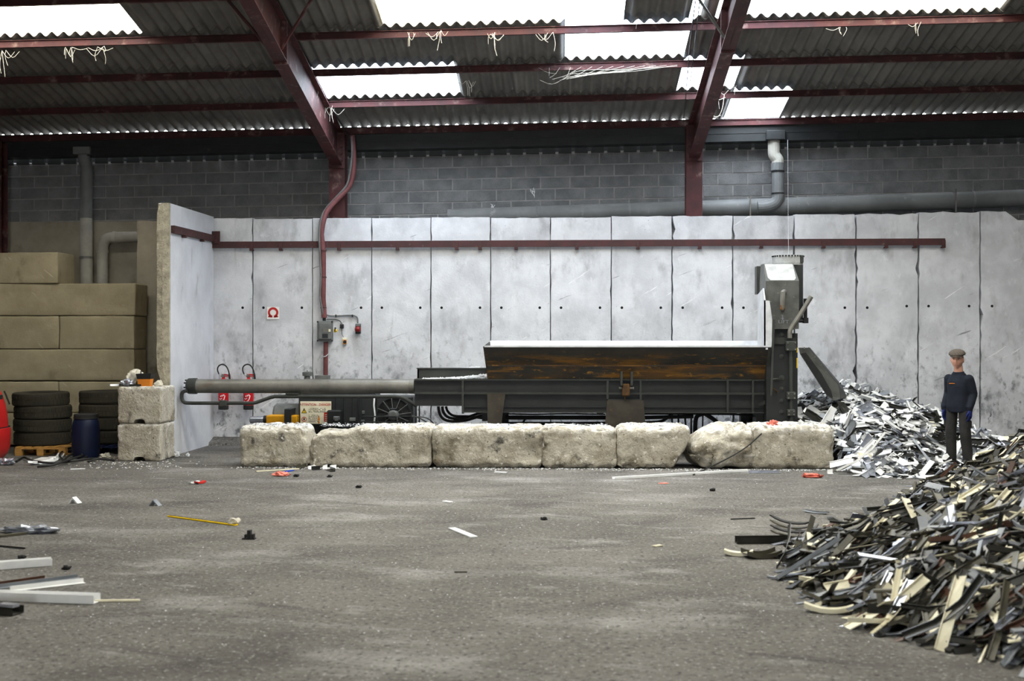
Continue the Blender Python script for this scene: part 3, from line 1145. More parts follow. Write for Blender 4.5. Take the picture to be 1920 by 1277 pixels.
# hinge bracket in the middle
for px in (1164.5, 1183.5):
    b = MB()
    b.box((MX(px) - .018, YM - .17, MZ(722)), (MX(px) + .018, YM + .05, MZ(696)))
    b.build('hinge_lug', M_darkgreen, mc)
b = MB()
b.box((MX(1166), YM - .15, MZ(742)), (MX(1180), YM - .02, MZ(719)), bev=.015)
b.build('hinge_block', M_rust, mc)
b = MB()
b.cyl((MX(1160), YM - .09, MZ(727)), (MX(1188), YM - .09, MZ(727)), .022, 12)
b.build('hinge_pin', M_steel, mc)
b = MB()
b.cyl((MX(1171), YM - .1, MZ(748)), (MX(1171), YM - .1, MZ(741)), .012, 8)
b.build('hinge_stud', M_rust, mc)
b = MB()
b.box((MX(1140), YM - .04, MZ(752)), (MX(1204), YM + .05, MZ(748)))
b.build('leg_cap', M_dark, mc)
# tubes and hoses under the bed
hose = [([(822, 762), (824, 775), (832, 786), (848, 790), (875, 788), (900, 780), (916, 776)], .022), ([(829, 762), (832, 774), (842, 783), (866, 785), (895, 776), (916, 770)], .022), ([(836, 762), (840, 772), (852, 780), (880, 781), (916, 786)], .02),
        ([(948, 783), (1140, 783)], .034), ([(948, 795), (1140, 795)], .034), ([(950, 776), (1000, 777), (1060, 776), (1135, 777)], .012), ([(1206, 783), (1300, 781)], .03), ([(1206, 793), (1240, 790), (1258, 778)], .024),
        ([(1206, 776), (1300, 776), (1380, 777), (1405, 780), (1432, 779)], .016), ([(988, 780), (978, 797)], .018), ([(1260, 776), (1261, 830)], .014), ([(1272, 776), (1272, 830)], .014), ([(1284, 776), (1286, 800), (1292, 830)], .016), ([(1296, 776), (1296, 830)], .014),
        ([(1319, 776), (1308, 780), (1304, 792), (1303, 830)], .034), ([(1318, 776), (1317, 815)], .012), ([(1322, 776), (1336, 785), (1352, 797), (1375, 812)], .034)]
for k, (pts, r) in enumerate(hose):
    b = MB()
    pp = [P(px, py, YM + .35 + .07 * (k % 3)) for px, py in pts]
    for p in pp: p.z = max(p.z, r + .02)
    b.tube(smooth_path(pp, 4) if len(pp) > 2 else pp, r, 8)
    b.build('hydraulic_hose', M_black, mc)
b = MB()
b.box((MX(1120), YM + .3, MZ(779)), (MX(1133), YM + .42, MZ(773)))
b.box((MX(902), YM + .25, MZ(792)), (MX(916), YM + .5, MZ(776)))
b.build('hose_clamp', M_dark, mc)
# debris-coated long cylinder to the left
yc = 19.8
rc = 13.3 / (F_PX / yc)
zc = ZP(725, yc)
b = MB()
b.tube([(XP(366, yc), yc, zc), (XP(777, yc), yc, zc)], rc, 28)
b.build('cylinder_barrel', M_steel, mc, smooth=True)
b = MB()
b.lathe((0, yc, zc), [(rc * .7, XP(350, yc)), (rc * .98, XP(351.5, yc)), (rc * 1.12, XP(354, yc)), (rc * 1.15, XP(364, yc)), (rc * 1.15, XP(369, yc)), (rc, XP(370, yc))], 28, 'X')
b.build('end_cap', M_darkgreen, mc, smooth=True)
for k in range(8):
    a = 2 * PI * k / 8 + .2
    b = MB()
    q = Vector((XP(350, yc), yc + rc * .84 * math.cos(a), zc + rc * .84 * math.sin(a)))
    b.cyl(q - Vector((.02, 0, 0)), q + Vector((.02, 0, 0)), .014, 6)
    b.build('cap_bolt', M_dark, mc)
b = MB()
b.lathe((0, yc, zc), [(rc, XP(768, yc)), (rc * 1.03, XP(768.5, yc)), (rc * 1.03, XP(777, yc)), (rc, XP(777.5, yc))], 28, 'X')
b.build('front_collar', M_steel, mc)
yq = yc - .16
pipe = [(351, 733), (345, 734), (341, 739), (341.5, 749), (347, 755), (360, 756)]
b = MB()
b.tube(smooth_path([P(x, y, yq) for x, y in pipe], 4) + [P(474, 756, yq), P(480, 755, yq), P(508, 745, yq), P(516, 743.5, yq), P(740, 743.5, yq)] + smooth_path([P(740, 743.5, yq), P(756, 746, yq), P(770, 754, yq), P(782, 762, yq)], 3)[1:], .03, 10)
b.build('feed_pipe', M_darkgreen, mc, smooth=True)
b = MB()
c = P(419, 756, yq)
b.box((c.x - .06, yq - .04, c.z - .055), (c.x + .06, yq + .035, c.z + .05), bev=.01)
b.build('pipe_coupling', M_darkgreen, mc)
b = MB()
b.box((XP(536, yq), yq - .03, ZP(741, yq)), (XP(560, yq), yq + .2, ZP(738, yq)))
b.build('pipe_bracket', M_darkgreen, mc)

# head
YT = 19.0
def TXx(px, Y=YT): return XP(px, Y)
def TZ(py, Y=YT): return ZP(py, Y)
b = MB()
b.box((TXx(1437), YT, 0), (TXx(1486), 19.55, TZ(605)))
b.box((TXx(1484), YT + .06, 0), (TXx(1497), 20.4, TZ(625)))
b.build('head_column', M_dark, mc)
b = MB()
b.box((TXx(1448), YT - .035, TZ(645)), (TXx(1492), YT + .05, TZ(633)))
b.build('cross_bar', M_darkgreen, mc)
for py in (628, 669, 708, 730, 752, 773):
    c = P(1466, py, YT)
    b = MB()
    b.lathe(c + Vector((0, .0, 0)), [(.04, -.002), (.04, .008), (.03, .009), (.024, .016), (.012, .0165), (.012, .03)], 14, 'Y')
    b.build('bolt', M_darkgreen, mc)
# hood: bevelled top front, plain below
xa, xb = TXx(1434), TXx(1496)
yb_ = YT - .10
zc0, zc1, zc2 = TZ(494), TZ(528), TZ(617)
b = MB()
yh = 19.5
b.loft([[(xa, yb_ + .02, zc2), (xb, yb_ + .02, zc2), (xb, yh, zc2), (xa, yh, zc2)],
        [(xa, yb_, zc1), (xb, yb_, zc1), (xb, yh, zc1), (xa, yh, zc1)],
        [(xa + .015, YT + .2, zc0), (xb - .035, YT + .2, zc0), (xb - .035, yh, zc0), (xa + .015, yh, zc0)]])
b.build('head_hood', M_hood, mc)
b = MB()
def hq(u, v): return (xa + .015 * v + (xb - xa - .05 * v) * u, yb_ + (YT + .2 - yb_) * v, zc1 + (zc0 - zc1) * v)
front = [hq(.14, .02), hq(.86, .02), hq(.93, .16), hq(.97, .96), hq(.03, .96), hq(.07, .16)]
b.loft([[Vector(p) + Vector((0, -.006, .004)) for p in front], [Vector(p) + Vector((0, .004, -.004)) for p in front]])
b.build('hood_slope', M_dusty_lit, mc)  # slope pale from dust and from overhead light painted in
b = MB()
b.loft([[(TXx(1497), YT + .3, TZ(605)), (TXx(1513), YT + .3, TZ(600)), (TXx(1513), YT + .3, TZ(496)), (TXx(1492), YT + .3, TZ(495))],
        [(TXx(1497), 20.2, TZ(605)), (TXx(1513), 20.2, TZ(600)), (TXx(1513), 20.2, TZ(496)), (TXx(1492), 20.2, TZ(495))]])
b.build('side_box', M_dark, mc)
b = MB()
b.box((TXx(1419, 19.6), 19.6, TZ(552, 19.6)), (TXx(1436, 19.6), 19.8, TZ(500, 19.6)))
b.build('rear_box', M_darkgreen, mc)
# guide plate left of the head, its lit side painted pale: a front strip and the face that runs back beside the head
ygp = YT - .14
b = MB()
q1 = [P(px, py, ygp) for px, py in ((1433, 563), (1443, 564), (1448, 600), (1447, 651), (1433, 651))]
b.prism(q1, (0, .025, 0))
b.build('guide_plate', M_bright, mc)
b = MB()
xg = q1[0].x
b.prism([(xg, ygp, ZP(651, ygp)), (xg, ygp, ZP(563, ygp)), (xg, ygp + .12, ZP(541, ygp + .12)), (xg, 19.5, ZP(553, 19.5)), (xg, 19.5, ZP(648, 19.5))], (.02, 0, 0))
b.build('guide_plate', M_bright, mc)
b = MB()
b.loft([[(TXx(1441), YT - .15, TZ(740)), (TXx(1445), YT - .15, TZ(740)), (TXx(1450), YT - .15, TZ(600)), (TXx(1446), YT - .15, TZ(600))],
        [(TXx(1441), YT - .11, TZ(740)), (TXx(1445), YT - .11, TZ(740)), (TXx(1450), YT - .11, TZ(600)), (TXx(1446), YT - .11, TZ(600))]])
b.build('guide_edge', M_darkgreen, mc)
# top ram cover with a perforated ring
xm = TXx(1477, 19.5)
b = MB()
b.lathe((xm, 19.5, 0), [(.235, TZ(499, 19.5)), (.24, TZ(495, 19.5)), (.24, TZ(481, 19.5)), (.20, TZ(480.5, 19.5))], 28)
b.build('ram_cover', M_dusty_lit, mc)
for k in range(16):
    a = PI + PI * (k + .5) / 16
    b = MB()
    q = Vector((xm + .245 * math.cos(a), 19.5 + .245 * math.sin(a), TZ(482.5, 19.5)))
    b.box(q - Vector((.011, .008, .01)), q + Vector((.011, .008, .012)))
    b.build('notch', M_hole, mc)
b = MB()
b.box((TXx(1483, 19.4), 19.32, TZ(494, 19.4)), (TXx(1505, 19.4), 19.6, TZ(481, 19.4)))
b.build('valve_block', M_darkgreen, mc)
# lifting handle
b = MB()
c = P(1468, 545, yb_)
hpts = [P(1470, 549, yb_ - .0), P(1470, 547, yb_ - .1), P(1468, 549, yb_ - .14), P(1467.5, 560, yb_ - .14), P(1467.5, 578, yb_ - .12), P(1467.5, 579, yb_)]
b.tube(hpts, .04, 10)
b.build('lift_eye', M_steel, mc, smooth=True)
b = MB()
c = P(1467.5, 570, yb_ - .14)
b.box((c.x - .035, c.y - .01, c.z - .09), (c.x + .035, c.y + .06, c.z + .07), bev=.01)
b.build('eye_lug', M_rust, mc)
lettering('LIFT', P(1469, 603.5, yb_ + .017) + Vector((0, -.006, 0)), .072, M_grey, mc, 1.25)
b = MB()
c = P(1467.5, 595, yb_ - .002)
b.box((c.x - .006, c.y - .004, c.z - .012), (c.x + .006, c.y + .02, c.z + .03))
b.prism([(c.x - .022, c.y - .004, c.z - .01), (c.x + .022, c.y - .004, c.z - .01), (c.x, c.y - .004, c.z - .04)], (0, .02, 0))
b.build('lift_arrow', M_grey, mc)
# lever and vertical rod
yv = YT - .09
b = MB()
b.tube(smooth_path([P(1521, 556, yv), P(1500, 590, yv), P(1485, 613, yv), P(1481, 622, yv), P(1480.5, 634, yv)], 4), .036, 10)
b.build('lever', M_steel, mc, smooth=True)
b = MB()
b.tube([P(1483, 640, yv), P(1484, 840, yv)], .03, 10)
b.build('control_rod', M_darkgreen, mc)
for py, hh, wx in ((649, 9, 10), (742, 7, 8.5), (774, 6, 7.5)):
    c = P(1483, py, yv)
    s = F_PX / YT
    b = MB()
    b.box((c.x - wx / s, yv - .05, c.z - hh / s), (c.x + wx / s, YT + .01, c.z + hh / s), bev=.008)
    br = b.build('rod_bracket', M_darkgreen, mc)
    for sx in (-1, 1):
        for sz in (-1, 1):
            q = MB()
            p = c + Vector((sx * (wx - 3) / s, 0, sz * (hh - 3) / s))
            q.cyl((p.x, yv - .065, p.z), (p.x, yv - .05, p.z), .012, 6)
            q.build('bolt', M_steel, br)
for y0, y1 in ((652, 661), (671, 690)):
    b = MB()
    b.box((TXx(1494.8), YT + .052, TZ(y1)), (TXx(1496.9), YT + .062, TZ(y0)))
    b.build('yellow_mark', M_signyellow, mc)
# torn plates on the column
b = MB()
b.loft([[P(1447, 709, YT - .02), P(1460, 709, YT - .06), P(1463, 712, YT - .03), P(1448, 712, YT - .02)], [P(1447, 711, YT + .01), P(1460, 710, YT - .03), P(1463, 713, YT), P(1448, 713, YT + .01)]])
b.build('bent_tab', M_steel, mc)
b = MB()
b.tube([P(1445, 731, YT - .02), P(1450, 729, YT - .07), P(1455, 732, YT - .05), P(1456, 736, YT)], .014, 6)
b.build('hook', M_rust, mc)
b = MB()
b.loft([[P(1421, 758, YM - .06), P(1437, 749, YM - .06), P(1437, 757, YM - .06), P(1424, 761, YM - .06)], [P(1421, 758, YM), P(1437, 749, YM), P(1437, 757, YM), P(1424, 761, YM)]])
b.build('step_lug', M_darkgreen, mc)
# hydraulic fitting on the side box
b = MB()
b.tube([P(1510, 560, YT + .25), P(1510, 597, YT + .25)], .03, 8)
b.tube([P(1497, 602, YT + .25), P(1512, 602, YT + .25)], .026, 8)
b.box(P(1507, 606, YT + .2), P(1513.5, 596, YT + .3))
b.build('hose_elbow', M_black, mc)
# outlet chute
b = MB()
A0, A1 = P(1498, 652, 19.2), P(1515, 651, 19.9)
b.loft([[P(1497, 652, 19.1), P(1500, 664, 19.1), P(1550, 742, 19.15), P(1563, 751, 19.15), P(1576, 747, 19.2), P(1572, 722, 19.2), P(1516, 652, 19.1)],
        [P(1497, 652, 19.14), P(1500, 664, 19.14), P(1550, 742, 19.19), P(1563, 751, 19.19), P(1576, 747, 19.24), P(1572, 722, 19.24), P(1516, 652, 19.14)]])
b.build('chute_side', M_hood, mc)
b = MB()
b.loft([[P(1516, 651, 19.12), P(1572, 721, 19.2), P(1577, 747, 19.2), P(1588, 743, 19.9), P(1578, 722, 20.1), P(1519, 652, 20.1)],
        [P(1514, 654, 19.12), P(1570, 724, 19.2), P(1574, 749, 19.2), P(1586, 746, 19.9), P(1576, 726, 20.1), P(1517, 655, 20.1)]])
b.build('chute_flap', M_dark, mc)
b = MB()
q1 = [(1502, 663), (1511, 661), (1540, 700), (1558, 732), (1562, 748), (1550, 740)]
b.loft([[P(x, y, 19.075) for x, y in q1], [P(x, y, 19.11) for x, y in q1]])
b.build('chute_shade_plate', M_black, mc)  # black plate painting the shade inside the open trough
b = MB()
b.cyl(P(1508, 652.5, 19.08), P(1508, 652.5, 19.16), .015, 8)
b.build('rivet', M_steel, mc)

# plastic grit lying on the machine
def grit(name, label, pts_fn, n, seed, m=None, smin=.008, smax=.03):
    r = random.Random(seed)
    V, Fc = [], []
    for i in range(n):
        p = pts_fn(r)
        s = r.uniform(smin, smax)
        k = len(V)
        a = r.uniform(0, 6.28)
        for q in range(3):
            V.append((p[0] + s * math.cos(a + q * 2.1), p[1] + s * math.sin(a + q * 2.1), p[2] + s * .1 * r.random()))
        V.append((p[0], p[1], p[2] + s * r.uniform(.3, .9)))
        Fc += [(k, k + 1, k + 3), (k + 1, k + 2, k + 3), (k + 2, k, k + 3), (k, k + 2, k + 1)]
    me = bpy.data.meshes.new(name)
    me.from_pydata(V, [], Fc)
    for x in (m if isinstance(m, list) else [m or M_dustp]):
        me.materials.append(x)
    if isinstance(m, list):
        for i, p in enumerate(me.polygons):
            p.material_index = (i // 4 * 7) % len(m)
    o = obj_from(name, me)
    return tag(o, label, 'debris', kind='stuff')
def on_feed(r):
    t = r.random() ** .7
    x = xaF + (xbF - xaF) * t
    return (x, r.uniform(YM + .4, 20.3), ztopF - .05 + .09 * t * r.random())
xaF, xbF, ztopF = MX(790), MX(912), MZ(693)
grit('plastic_debris', 'white plastic crumbs heaped on the feed box left of the tray', on_feed, 900, 5)
def on_flange(r):
    t = r.random() ** .6
    x = MX(790) + (MX(914) - MX(790)) * t
    return (x, r.uniform(YM, YM + .3), zt + .0 + .075 * t * t * r.random())
grit('plastic_debris', 'white plastic crumbs drifted along the machine ledge below the feed box', on_flange, 700, 6)

# ================================================================== hydraulic power pack behind the row
YP = 20.6
pk = thing('hydraulic_power_pack', 'dark hydraulic power pack with a fan cooler and warning sign, below the long cylinder', 'machine', (XP(640, YP), YP + .3, 0))
b = MB()
b.box((XP(560, YP), YP, .06), (XP(704, YP), YP + .55, ZP(713, YP)), bev=.01)
b.build('tank', M_dark, pk)
for px in (598, 631, 646, 662, 672, 678):
    b = MB()
    q = P(px, 743, YP - .05)
    b.tube([(q.x, YP - .05, q.z), (q.x, YP - .05, .2)], .016 if px < 650 else .012, 6)
    b.build('vertical_tube', M_dark, pk)
b = MB()
q = P(576, 700, YP + .2)
b.lathe((q.x, YP + .2, 0), [(.055, ZP(713, YP)), (.05, ZP(709, YP)), (.05, ZP(706, YP)), (.08, ZP(706, YP)), (.085, ZP(699, YP)), (.06, ZP(698, YP)), (.012, ZP(697.5, YP)), (.012, ZP(695.5, YP))], 18)
b.build('filler_cap', M_boxgrey, pk)
b = MB()
b.box((XP(588, YP), YP + .1, ZP(714, YP)), (XP(613, YP), YP + .3, ZP(705, YP)))
b.build('junction_block', M_boxgrey, pk)
# warning sign
ys = YP - .12
sg = MB()
xa, xb, za, zb = XP(563, ys), XP(621, ys), ZP(796, ys), ZP(753.5, ys)
sg.box((xa, ys, za), (xb, ys + .012, zb), bev=.0)
sign = sg.build('warning_sign', M_signwhite, pk)
def sp(u, v): return Vector((xa + (xb - xa) * u, ys - .002, zb - (zb - za) * v))
lettering('ATTENTION - DANGER', sp(.49, .15), .058, M_signred, sign, .86)
b = MB()
b.prism([sp(.04, .53), sp(.21, .53), sp(.125, .29)], (0, .003, 0)); b.build('warning_triangle', M_ink, sign)
b = MB()
tri = [sp(.067, .51), sp(.183, .51), sp(.125, .345)]
b.prism([p - Vector((0, .002, 0)) for p in tri], (0, .003, 0)); b.build('triangle_fill', M_signyellow, sign)
b = MB()
p = sp(.125, .43) - Vector((0, .004, 0))
b.box(p - Vector((.005, .001, .006)), p + Vector((.005, .002, .024)))
b.box(p - Vector((.005, .001, .022)), p + Vector((.005, .002, -.013)))
b.build('exclamation_mark', M_ink, sign)
def ringmesh(c, r0, r1, a0=0, a1=360, n=28, th=.003):
    b = MB()
    pts0 = arc(c, r0, a0, a1, n)
    pts1 = arc(c, r1, a0, a1, n)
    for i in range(n):
        b.prism([pts0[i], pts1[i], pts1[i + 1], pts0[i + 1]], (0, th, 0))
    return b
ringmesh(sp(.125, .80), .032, .042).build('prohibition_ring', M_signred, sign)
b = MB()
c = sp(.125, .80)
b.box(c - Vector((.012, 0, .016)), c + Vector((.012, .003, .014)))
for k in range(4):
    b.box(c + Vector((-.012 + k * .0065, 0, .012)), c + Vector((-.0075 + k * .0065, .003, .024)))
b.build('hand_mark', M_ink, sign)
rnd = random.Random(8)
b = MB()
for v in (.31, .37, .43, .48, .62, .69, .76, .83, .9):
    u = .27
    while u < (.86 if v < .5 else .56):
        wv = rnd.uniform(.02, .06)
        p, q = sp(u, v - .012), sp(u + wv, v + .012)
        if rnd.random() < .8:
            b.box((p.x, ys - .002, q.z), (q.x, ys + .002, p.z))
        u += wv + .018
b.build('print_line', M_ink, sign)
b = MB()
b.box(sp(.565, .86), sp(.63, .73) + Vector((0, .003, 0)))
b.box(sp(.585, .73), sp(.61, .63) + Vector((0, .003, 0)))
b.box(sp(.57, .98), sp(.625, .89) + Vector((0, .003, 0)))
b.build('orange_mark', M_orange, sign)
b = MB()
b.box(sp(.765, .90), sp(.95, .50) + Vector((0, .003, 0)))
b.build('red_label', M_signred, sign)
b = MB()
for v in (.58, .66, .74, .82):
    b.box(sp(.80, v + .03), sp(.92, v) + Vector((0, -.002, 0)))
b.build('label_print', M_signwhite, sign)
# connector box right of the sign, black with pale fittings
b = MB()
b.box((XP(617, YP), YP - .2, ZP(800, YP)), (XP(643, YP), YP - .02, ZP(769, YP)), bev=.02)
b.build('control_box', M_black, pk)
b = MB()
c = P(631, 784, YP - .22)
b.box(c - Vector((.055, .01, .03)), c + Vector((.055, .02, .03)), bev=.008)
b.box(c - Vector((.03, .02, .05)), c + Vector((.03, .02, .02)), bev=.008)
b.build('plug', M_boxgrey, pk)
for px, py in ((661, 786), (680, 773), (680, 790)):
    c = P(px, py, YP - .06)
    b = MB()
    b.box(c - Vector((.05 if px < 670 else .03, .02, .03)), c + Vector((.05 if px < 670 else .03, .03, .025)), bev=.006)
    b.build('fitting', M_boxgrey, pk)
# fan cooler
yf = YP - .02
cx, cz = XP(738, yf), ZP(779, yf)
rf = 33 / (F_PX / yf)
b = MB()
b.box((XP(703, yf), yf + .06, .05), (XP(773, yf), yf + .5, ZP(744, yf)), bev=.02)
b.build('cooler_housing', M_dark, pk)
fan = ringmesh((cx, yf + .0, cz), rf * .96, rf * 1.04, 0, 360, 36, .06)
fan = fan.build('fan_guard', M_dark, pk)
b = MB()
for k in range(12):
    a = 2 * PI * k / 12 + .13
    b.tube([(cx + .07 * math.cos(a), yf, cz + .07 * math.sin(a)), (cx + rf * math.cos(a), yf, cz + rf * math.sin(a))], .007, 5)
b.build('guard_spoke', M_boxgrey, fan)
for q in (.55,):
    g = ringmesh((cx, yf + .005, cz), rf * .5, rf * .53, 0, 360, 30, .008)
    g.build('guard_ring', M_dark, fan)
b = MB()
b.lathe((cx, yf - .01, cz), [(.09, -.05), (.095, .02), (.085, .05), (.06, .07), (.03, .072)], 20, 'Y')
b.build('fan_motor', M_boxgrey, fan)
b = MB()
b.box((cx - .06, yf - .06, cz + .08), (cx + .06, yf, cz + .12), bev=.01)
b.build('terminal_box', M_dark, fan)
for k in range(7):
    a = 2 * PI * k / 7
    b = MB()
    u, v = Vector((math.cos(a), 0, math.sin(a))), Vector((-math.sin(a), 0, math.cos(a)))
    c = Vector((cx, yf + .035, cz))
    b.loft([[c + u * .08 - v * .03, c + u * .08 + v * .03 + Vector((0, .02, 0)), c + u * rf * .9 + v * .08 + Vector((0, .02, 0)), c + u * rf * .9 - v * .04]], cap=False)
    b.b.faces.new(b.b.verts[:])
    b.build('fan_blade', M_black, fan)
b = MB()
b.tube([P(702, 743, yf - .03), P(701, 760, yf - .05), P(703, 778, yf - .05), P(701, 800, yf - .04)], .014, 6)
b.build('white_cable', M_white, pk)
for pts in ([(678, 743), (678, 778), (684, 781), (770, 781)], [(676, 743), (675, 786), (680, 791), (772, 791)], [(772, 779), (790, 786), (812, 800), (820, 812)], [(772, 781), (800, 784), (818, 800), (824, 815)], [(745, 781), (745, 796)]):
    b = MB()
    pp = [P(x, y, yf - .1) for x, y in pts]
    b.tube(smooth_path(pp, 4) if len(pp) > 2 else pp, .011, 6)
    b.build('hydraulic_line', M_boxgrey if pts[0][0] > 700 else M_dark, pk)
for px in (779, 785):
    b = MB()
    q = P(px, 765, yf)
    b.tube([(q.x, yf + .1, ZP(744, yf)), (q.x, yf + .1, .1)], .012, 6)
    b.build('vertical_tube', M_dark, pk)
# yellow motor and coupling
ym = YP - .05
b = MB()
b.box((XP(503, ym), ym - .15, .10), (XP(560, ym), ym + .3, ZP(779.5, ym)), bev=.012)
b.build('yellow_pump_cover', M_yellow, pk)
b = MB()
b.box((XP(537, ym), ym - .17, .10), (XP(550, ym), ym + .2, ZP(767, ym)), bev=.008)
b.build('dark_strap', M_dark, pk)
b = MB()
b.lathe((0, ym + .35, ZP(782, ym)), [(.02, XP(505, ym)), (.17, XP(506, ym)), (.2, XP(510, ym)), (.2, XP(560, ym)), (.18, XP(562, ym))], 20, 'X')
b.build('motor_body', M_boxgrey, pk, smooth=True)
b = MB()
b.lathe((0, ym, ZP(789, ym)), [(.03, XP(468, ym)), (.06, XP(470, ym)), (.066, XP(495, ym)), (.05, XP(497, ym))], 16, 'X')
b.build('silver_sleeve', M_silver, pk, smooth=True)
b = MB()
b.lathe((0, ym, ZP(789, ym)), [(.05, XP(494, ym)), (.075, XP(495, ym)), (.075, XP(503, ym)), (.05, XP(504, ym))], 16, 'X')
b.build('rubber_coupling', M_black, pk)
ringmesh(P(515, 801, ym - .16), .03, .04, 0, 360, 18, .01).build('shackle_ring', M_black, pk)

# ================================================================== things on the precast wall
YS = YW - .015
# round red pictogram plate
sg = thing('wall_sign', 'small square white sign with a broken red ring, on the wall above the extinguishers', 'sign', P(512, 598, YS))
b = MB()
b.box(P(500.5, 598.5, YS), P(523.5, 575.5, YS) + Vector((0, .01, 0)))
b.build('plate', M_signclean, sg)
c = P(512, 586, YS - .003)
ringmesh(c, .056, .094, -80, 260, 34).build('red_ring', M_signred, sg)
for s in (-1, 1):
    b = MB()
    q = c + Vector((s * .05, 0, -.072))
    b.prism([q + Vector((s * .02, 0, .03)), q + Vector((s * .045, 0, -.012)), q + Vector((-s * .04, 0, -.018))], (0, .003, 0))
    b.build('red_arrowhead', M_signred, sg)
b = MB()
b.lathe(c, [(.046, -.001), (.046, .001)], 20, 'Y')
b.build('grey_centre', M_signclean, sg)
b = MB()
for k in range(9):
    a = R(40 + k * 12.5)
    q = c + Vector((math.cos(a), 0, math.sin(a))) * .056
    b.box(q - Vector((.003, .001, .004)), q + Vector((.003, .002, .004)))
b.build('print_line', M_signred, sg)

# fire extinguishers
def extinguisher(px, label, tilt):
    s = F_PX / 21.55
    Y = 21.5
    t = thing('fire_extinguisher', label, 'extinguisher', P(px, 768, Y), 'fire extinguishers on the wall')
    c = P(px, 768, Y)
    rr = 9.6 / s
    def H(py): return (768 - py) / s
    b = MB()
    b.lathe(c, [(rr * .96, H(760)), (rr, H(758)), (rr, H(722)), (rr * .9, H(716)), (rr * .6, H(711)), (rr * .3, H(709)), (rr * .28, H(705))], 22)
    b.build('cylinder', M_firered, t, smooth=True)
    b = MB()
    b.lathe(c, [(rr * .92, 0), (rr * 1.0, .01), (rr * 1.0, H(760)), (rr * .9, H(759))], 22)
    b.build('base_ring', M_black, t, smooth=True)
    lab = MB()
    for k in range(3):
        a0 = -1.95 + .3 * k
        pts = [c + Vector((math.cos(a) * rr * 1.012, math.sin(a) * rr * 1.012, H(741 - k))) for a in (a0, a0 + .2)]
        lab.prism([pts[0], pts[1], pts[1] + Vector((0, 0, -.025)), pts[0] + Vector((0, 0, -.025))], (0, .002, 0))
    lab.tube([c + Vector((math.cos(a) * rr * 1.01, math.sin(a) * rr * 1.01, H(z))) for a, z in ((-2.3, 752), (-1.9, 753), (-1.5, 752), (-1.2, 748), (-1.0, 741))], .008, 5)
    lab.tube([c + Vector((math.cos(a) * rr * 1.01, math.sin(a) * rr * 1.01, H(z))) for a, z in ((-2.2, 747), (-1.9, 748), (-1.6, 746))], .005, 5)
    lab.build('white_print', M_white, t)
    b = MB()
    b.box(c + Vector((-.035, -.03, H(707))), c + Vector((.02, .03, H(701))), bev=.006)
    b.build('valve', M_steel, t)
    b = MB()
    b.tube([c + Vector((-.02, -.01, H(702))), c + Vector((.03, -.012, H(702))), c + Vector((.115, -.015, H(703.5 - tilt)))], .013, 8)
    b.tube([c + Vector((.02, -.012, H(705))), c + Vector((.1, -.015, H(706)))], .009, 8)
    b.build('red_lever', M_firered, t)
    hp_ = smooth_path([c + Vector((x, -.03, H(y))) for x, y in ((-.035, 704), (-.075, 700), (-.098, 692), (-.075, 685.5), (-.01, 682.5), (.055, 686), (.098, 695), (.118, 707), (.115, 720))], 5)
    b = MB()
    b.tube(hp_, [.012] * (len(hp_) - 8) + [.018] * 8, 8)
    b.build('hose', M_black, t, smooth=True)
    b = MB()
    b.tube([hp_[0], hp_[4]], .016, 8)
    b.build('hose_ferrule', M_bright, t)
    b = MB()
    b.box(c + Vector((-.02, rr * .8, H(735))), c + Vector((.02, .2, H(730))))
    b.build('wall_bracket', M_black, t)
extinguisher(419, 'fire extinguisher nearest the end slab, with its hose looped up', 0)
extinguisher(466, 'fire extinguisher over the first wall joint, right of its twin', .6)

# electrics
cb = thing('conduit', 'dusty red conduit bending over the wall top and down to the grey switch box', 'conduit', P(608, 590, YS))
b = MB()
pts = [P(660, 254, 22.0), P(663, 290, 22.0), P(662, 325, 22.0), P(655, 348, 22.0), P(640, 366, 21.95), P(622, 384, 21.85), P(611, 400, 21.7), P(605, 418, 21.62), P(602, 440, 21.6)]
b.tube(smooth_path(pts, 5) + [P(604, 455, 21.6), P(606, 480, 21.6), P(606, 520, 21.6), P(605.5, 560, 21.6), P(608, 596, 21.6)], .05, 12)
b.build('conduit_tube', M_conduit, cb, smooth=True)
b = MB()
pts = [P(659, 256, 21.93), P(660, 290, 21.93), P(655, 330, 21.93), P(648, 350, 21.93), P(630, 370, 21.9), P(612, 390, 21.75), P(602, 410, 21.6), P(598.5, 440, 21.55), P(600, 480, 21.55), P(601.5, 520, 21.55), P(600, 555, 21.55), P(604, 580, 21.55), P(606, 594, 21.58)]
b.tube(smooth_path(pts, 5), .018, 8)
b.build('thin_cable', M_boxgrey, cb, smooth=True)
for py in (577, 470, 520):
    q = P(606.5, py, 21.6)
    b = MB()
    b.tube([q - Vector((0, 0, .012)), q + Vector((0, 0, .012))], .056, 12)
    b.build('pipe_clip', M_redrail, cb)
bx_ = thing('switch_box', 'grey enamel switch box with a yellow side switch, under the red conduit', 'switch box', P(610, 640, YS))
b = MB()
b.box(P(594.5, 640, YS - .16), P(625, 602, YS), bev=.015)
b.build('case', M_boxgrey, bx_)
b = MB()
b.box(P(597, 636.5, YS - .19), P(623, 605, YS - .155), bev=.012)
lid = b.build('lid', M_boxgrey, bx_)
b = MB()
b.box(P(606, 623, YS - .195), P(615, 615, YS - .185)); b.build('label_plate', M_steel, lid)
b = MB()
b.box(P(616, 622, YS - .194), P(620, 617, YS - .186)); b.build('pale_label', M_signwhite, lid)
b = MB()
b.box(P(604, 634, YS - .194), P(615, 626, YS - .188)); b.build('dark_plate', M_dark, lid)
for px, py in ((596, 603.5), (623, 603.5), (596, 639), (623, 639)):
    b = MB(); q = P(px, py, YS - .17)
    b.cyl(q, q - Vector((0, .03, 0)), .016, 8); b.build('corner_screw', M_dark, bx_)
b = MB()
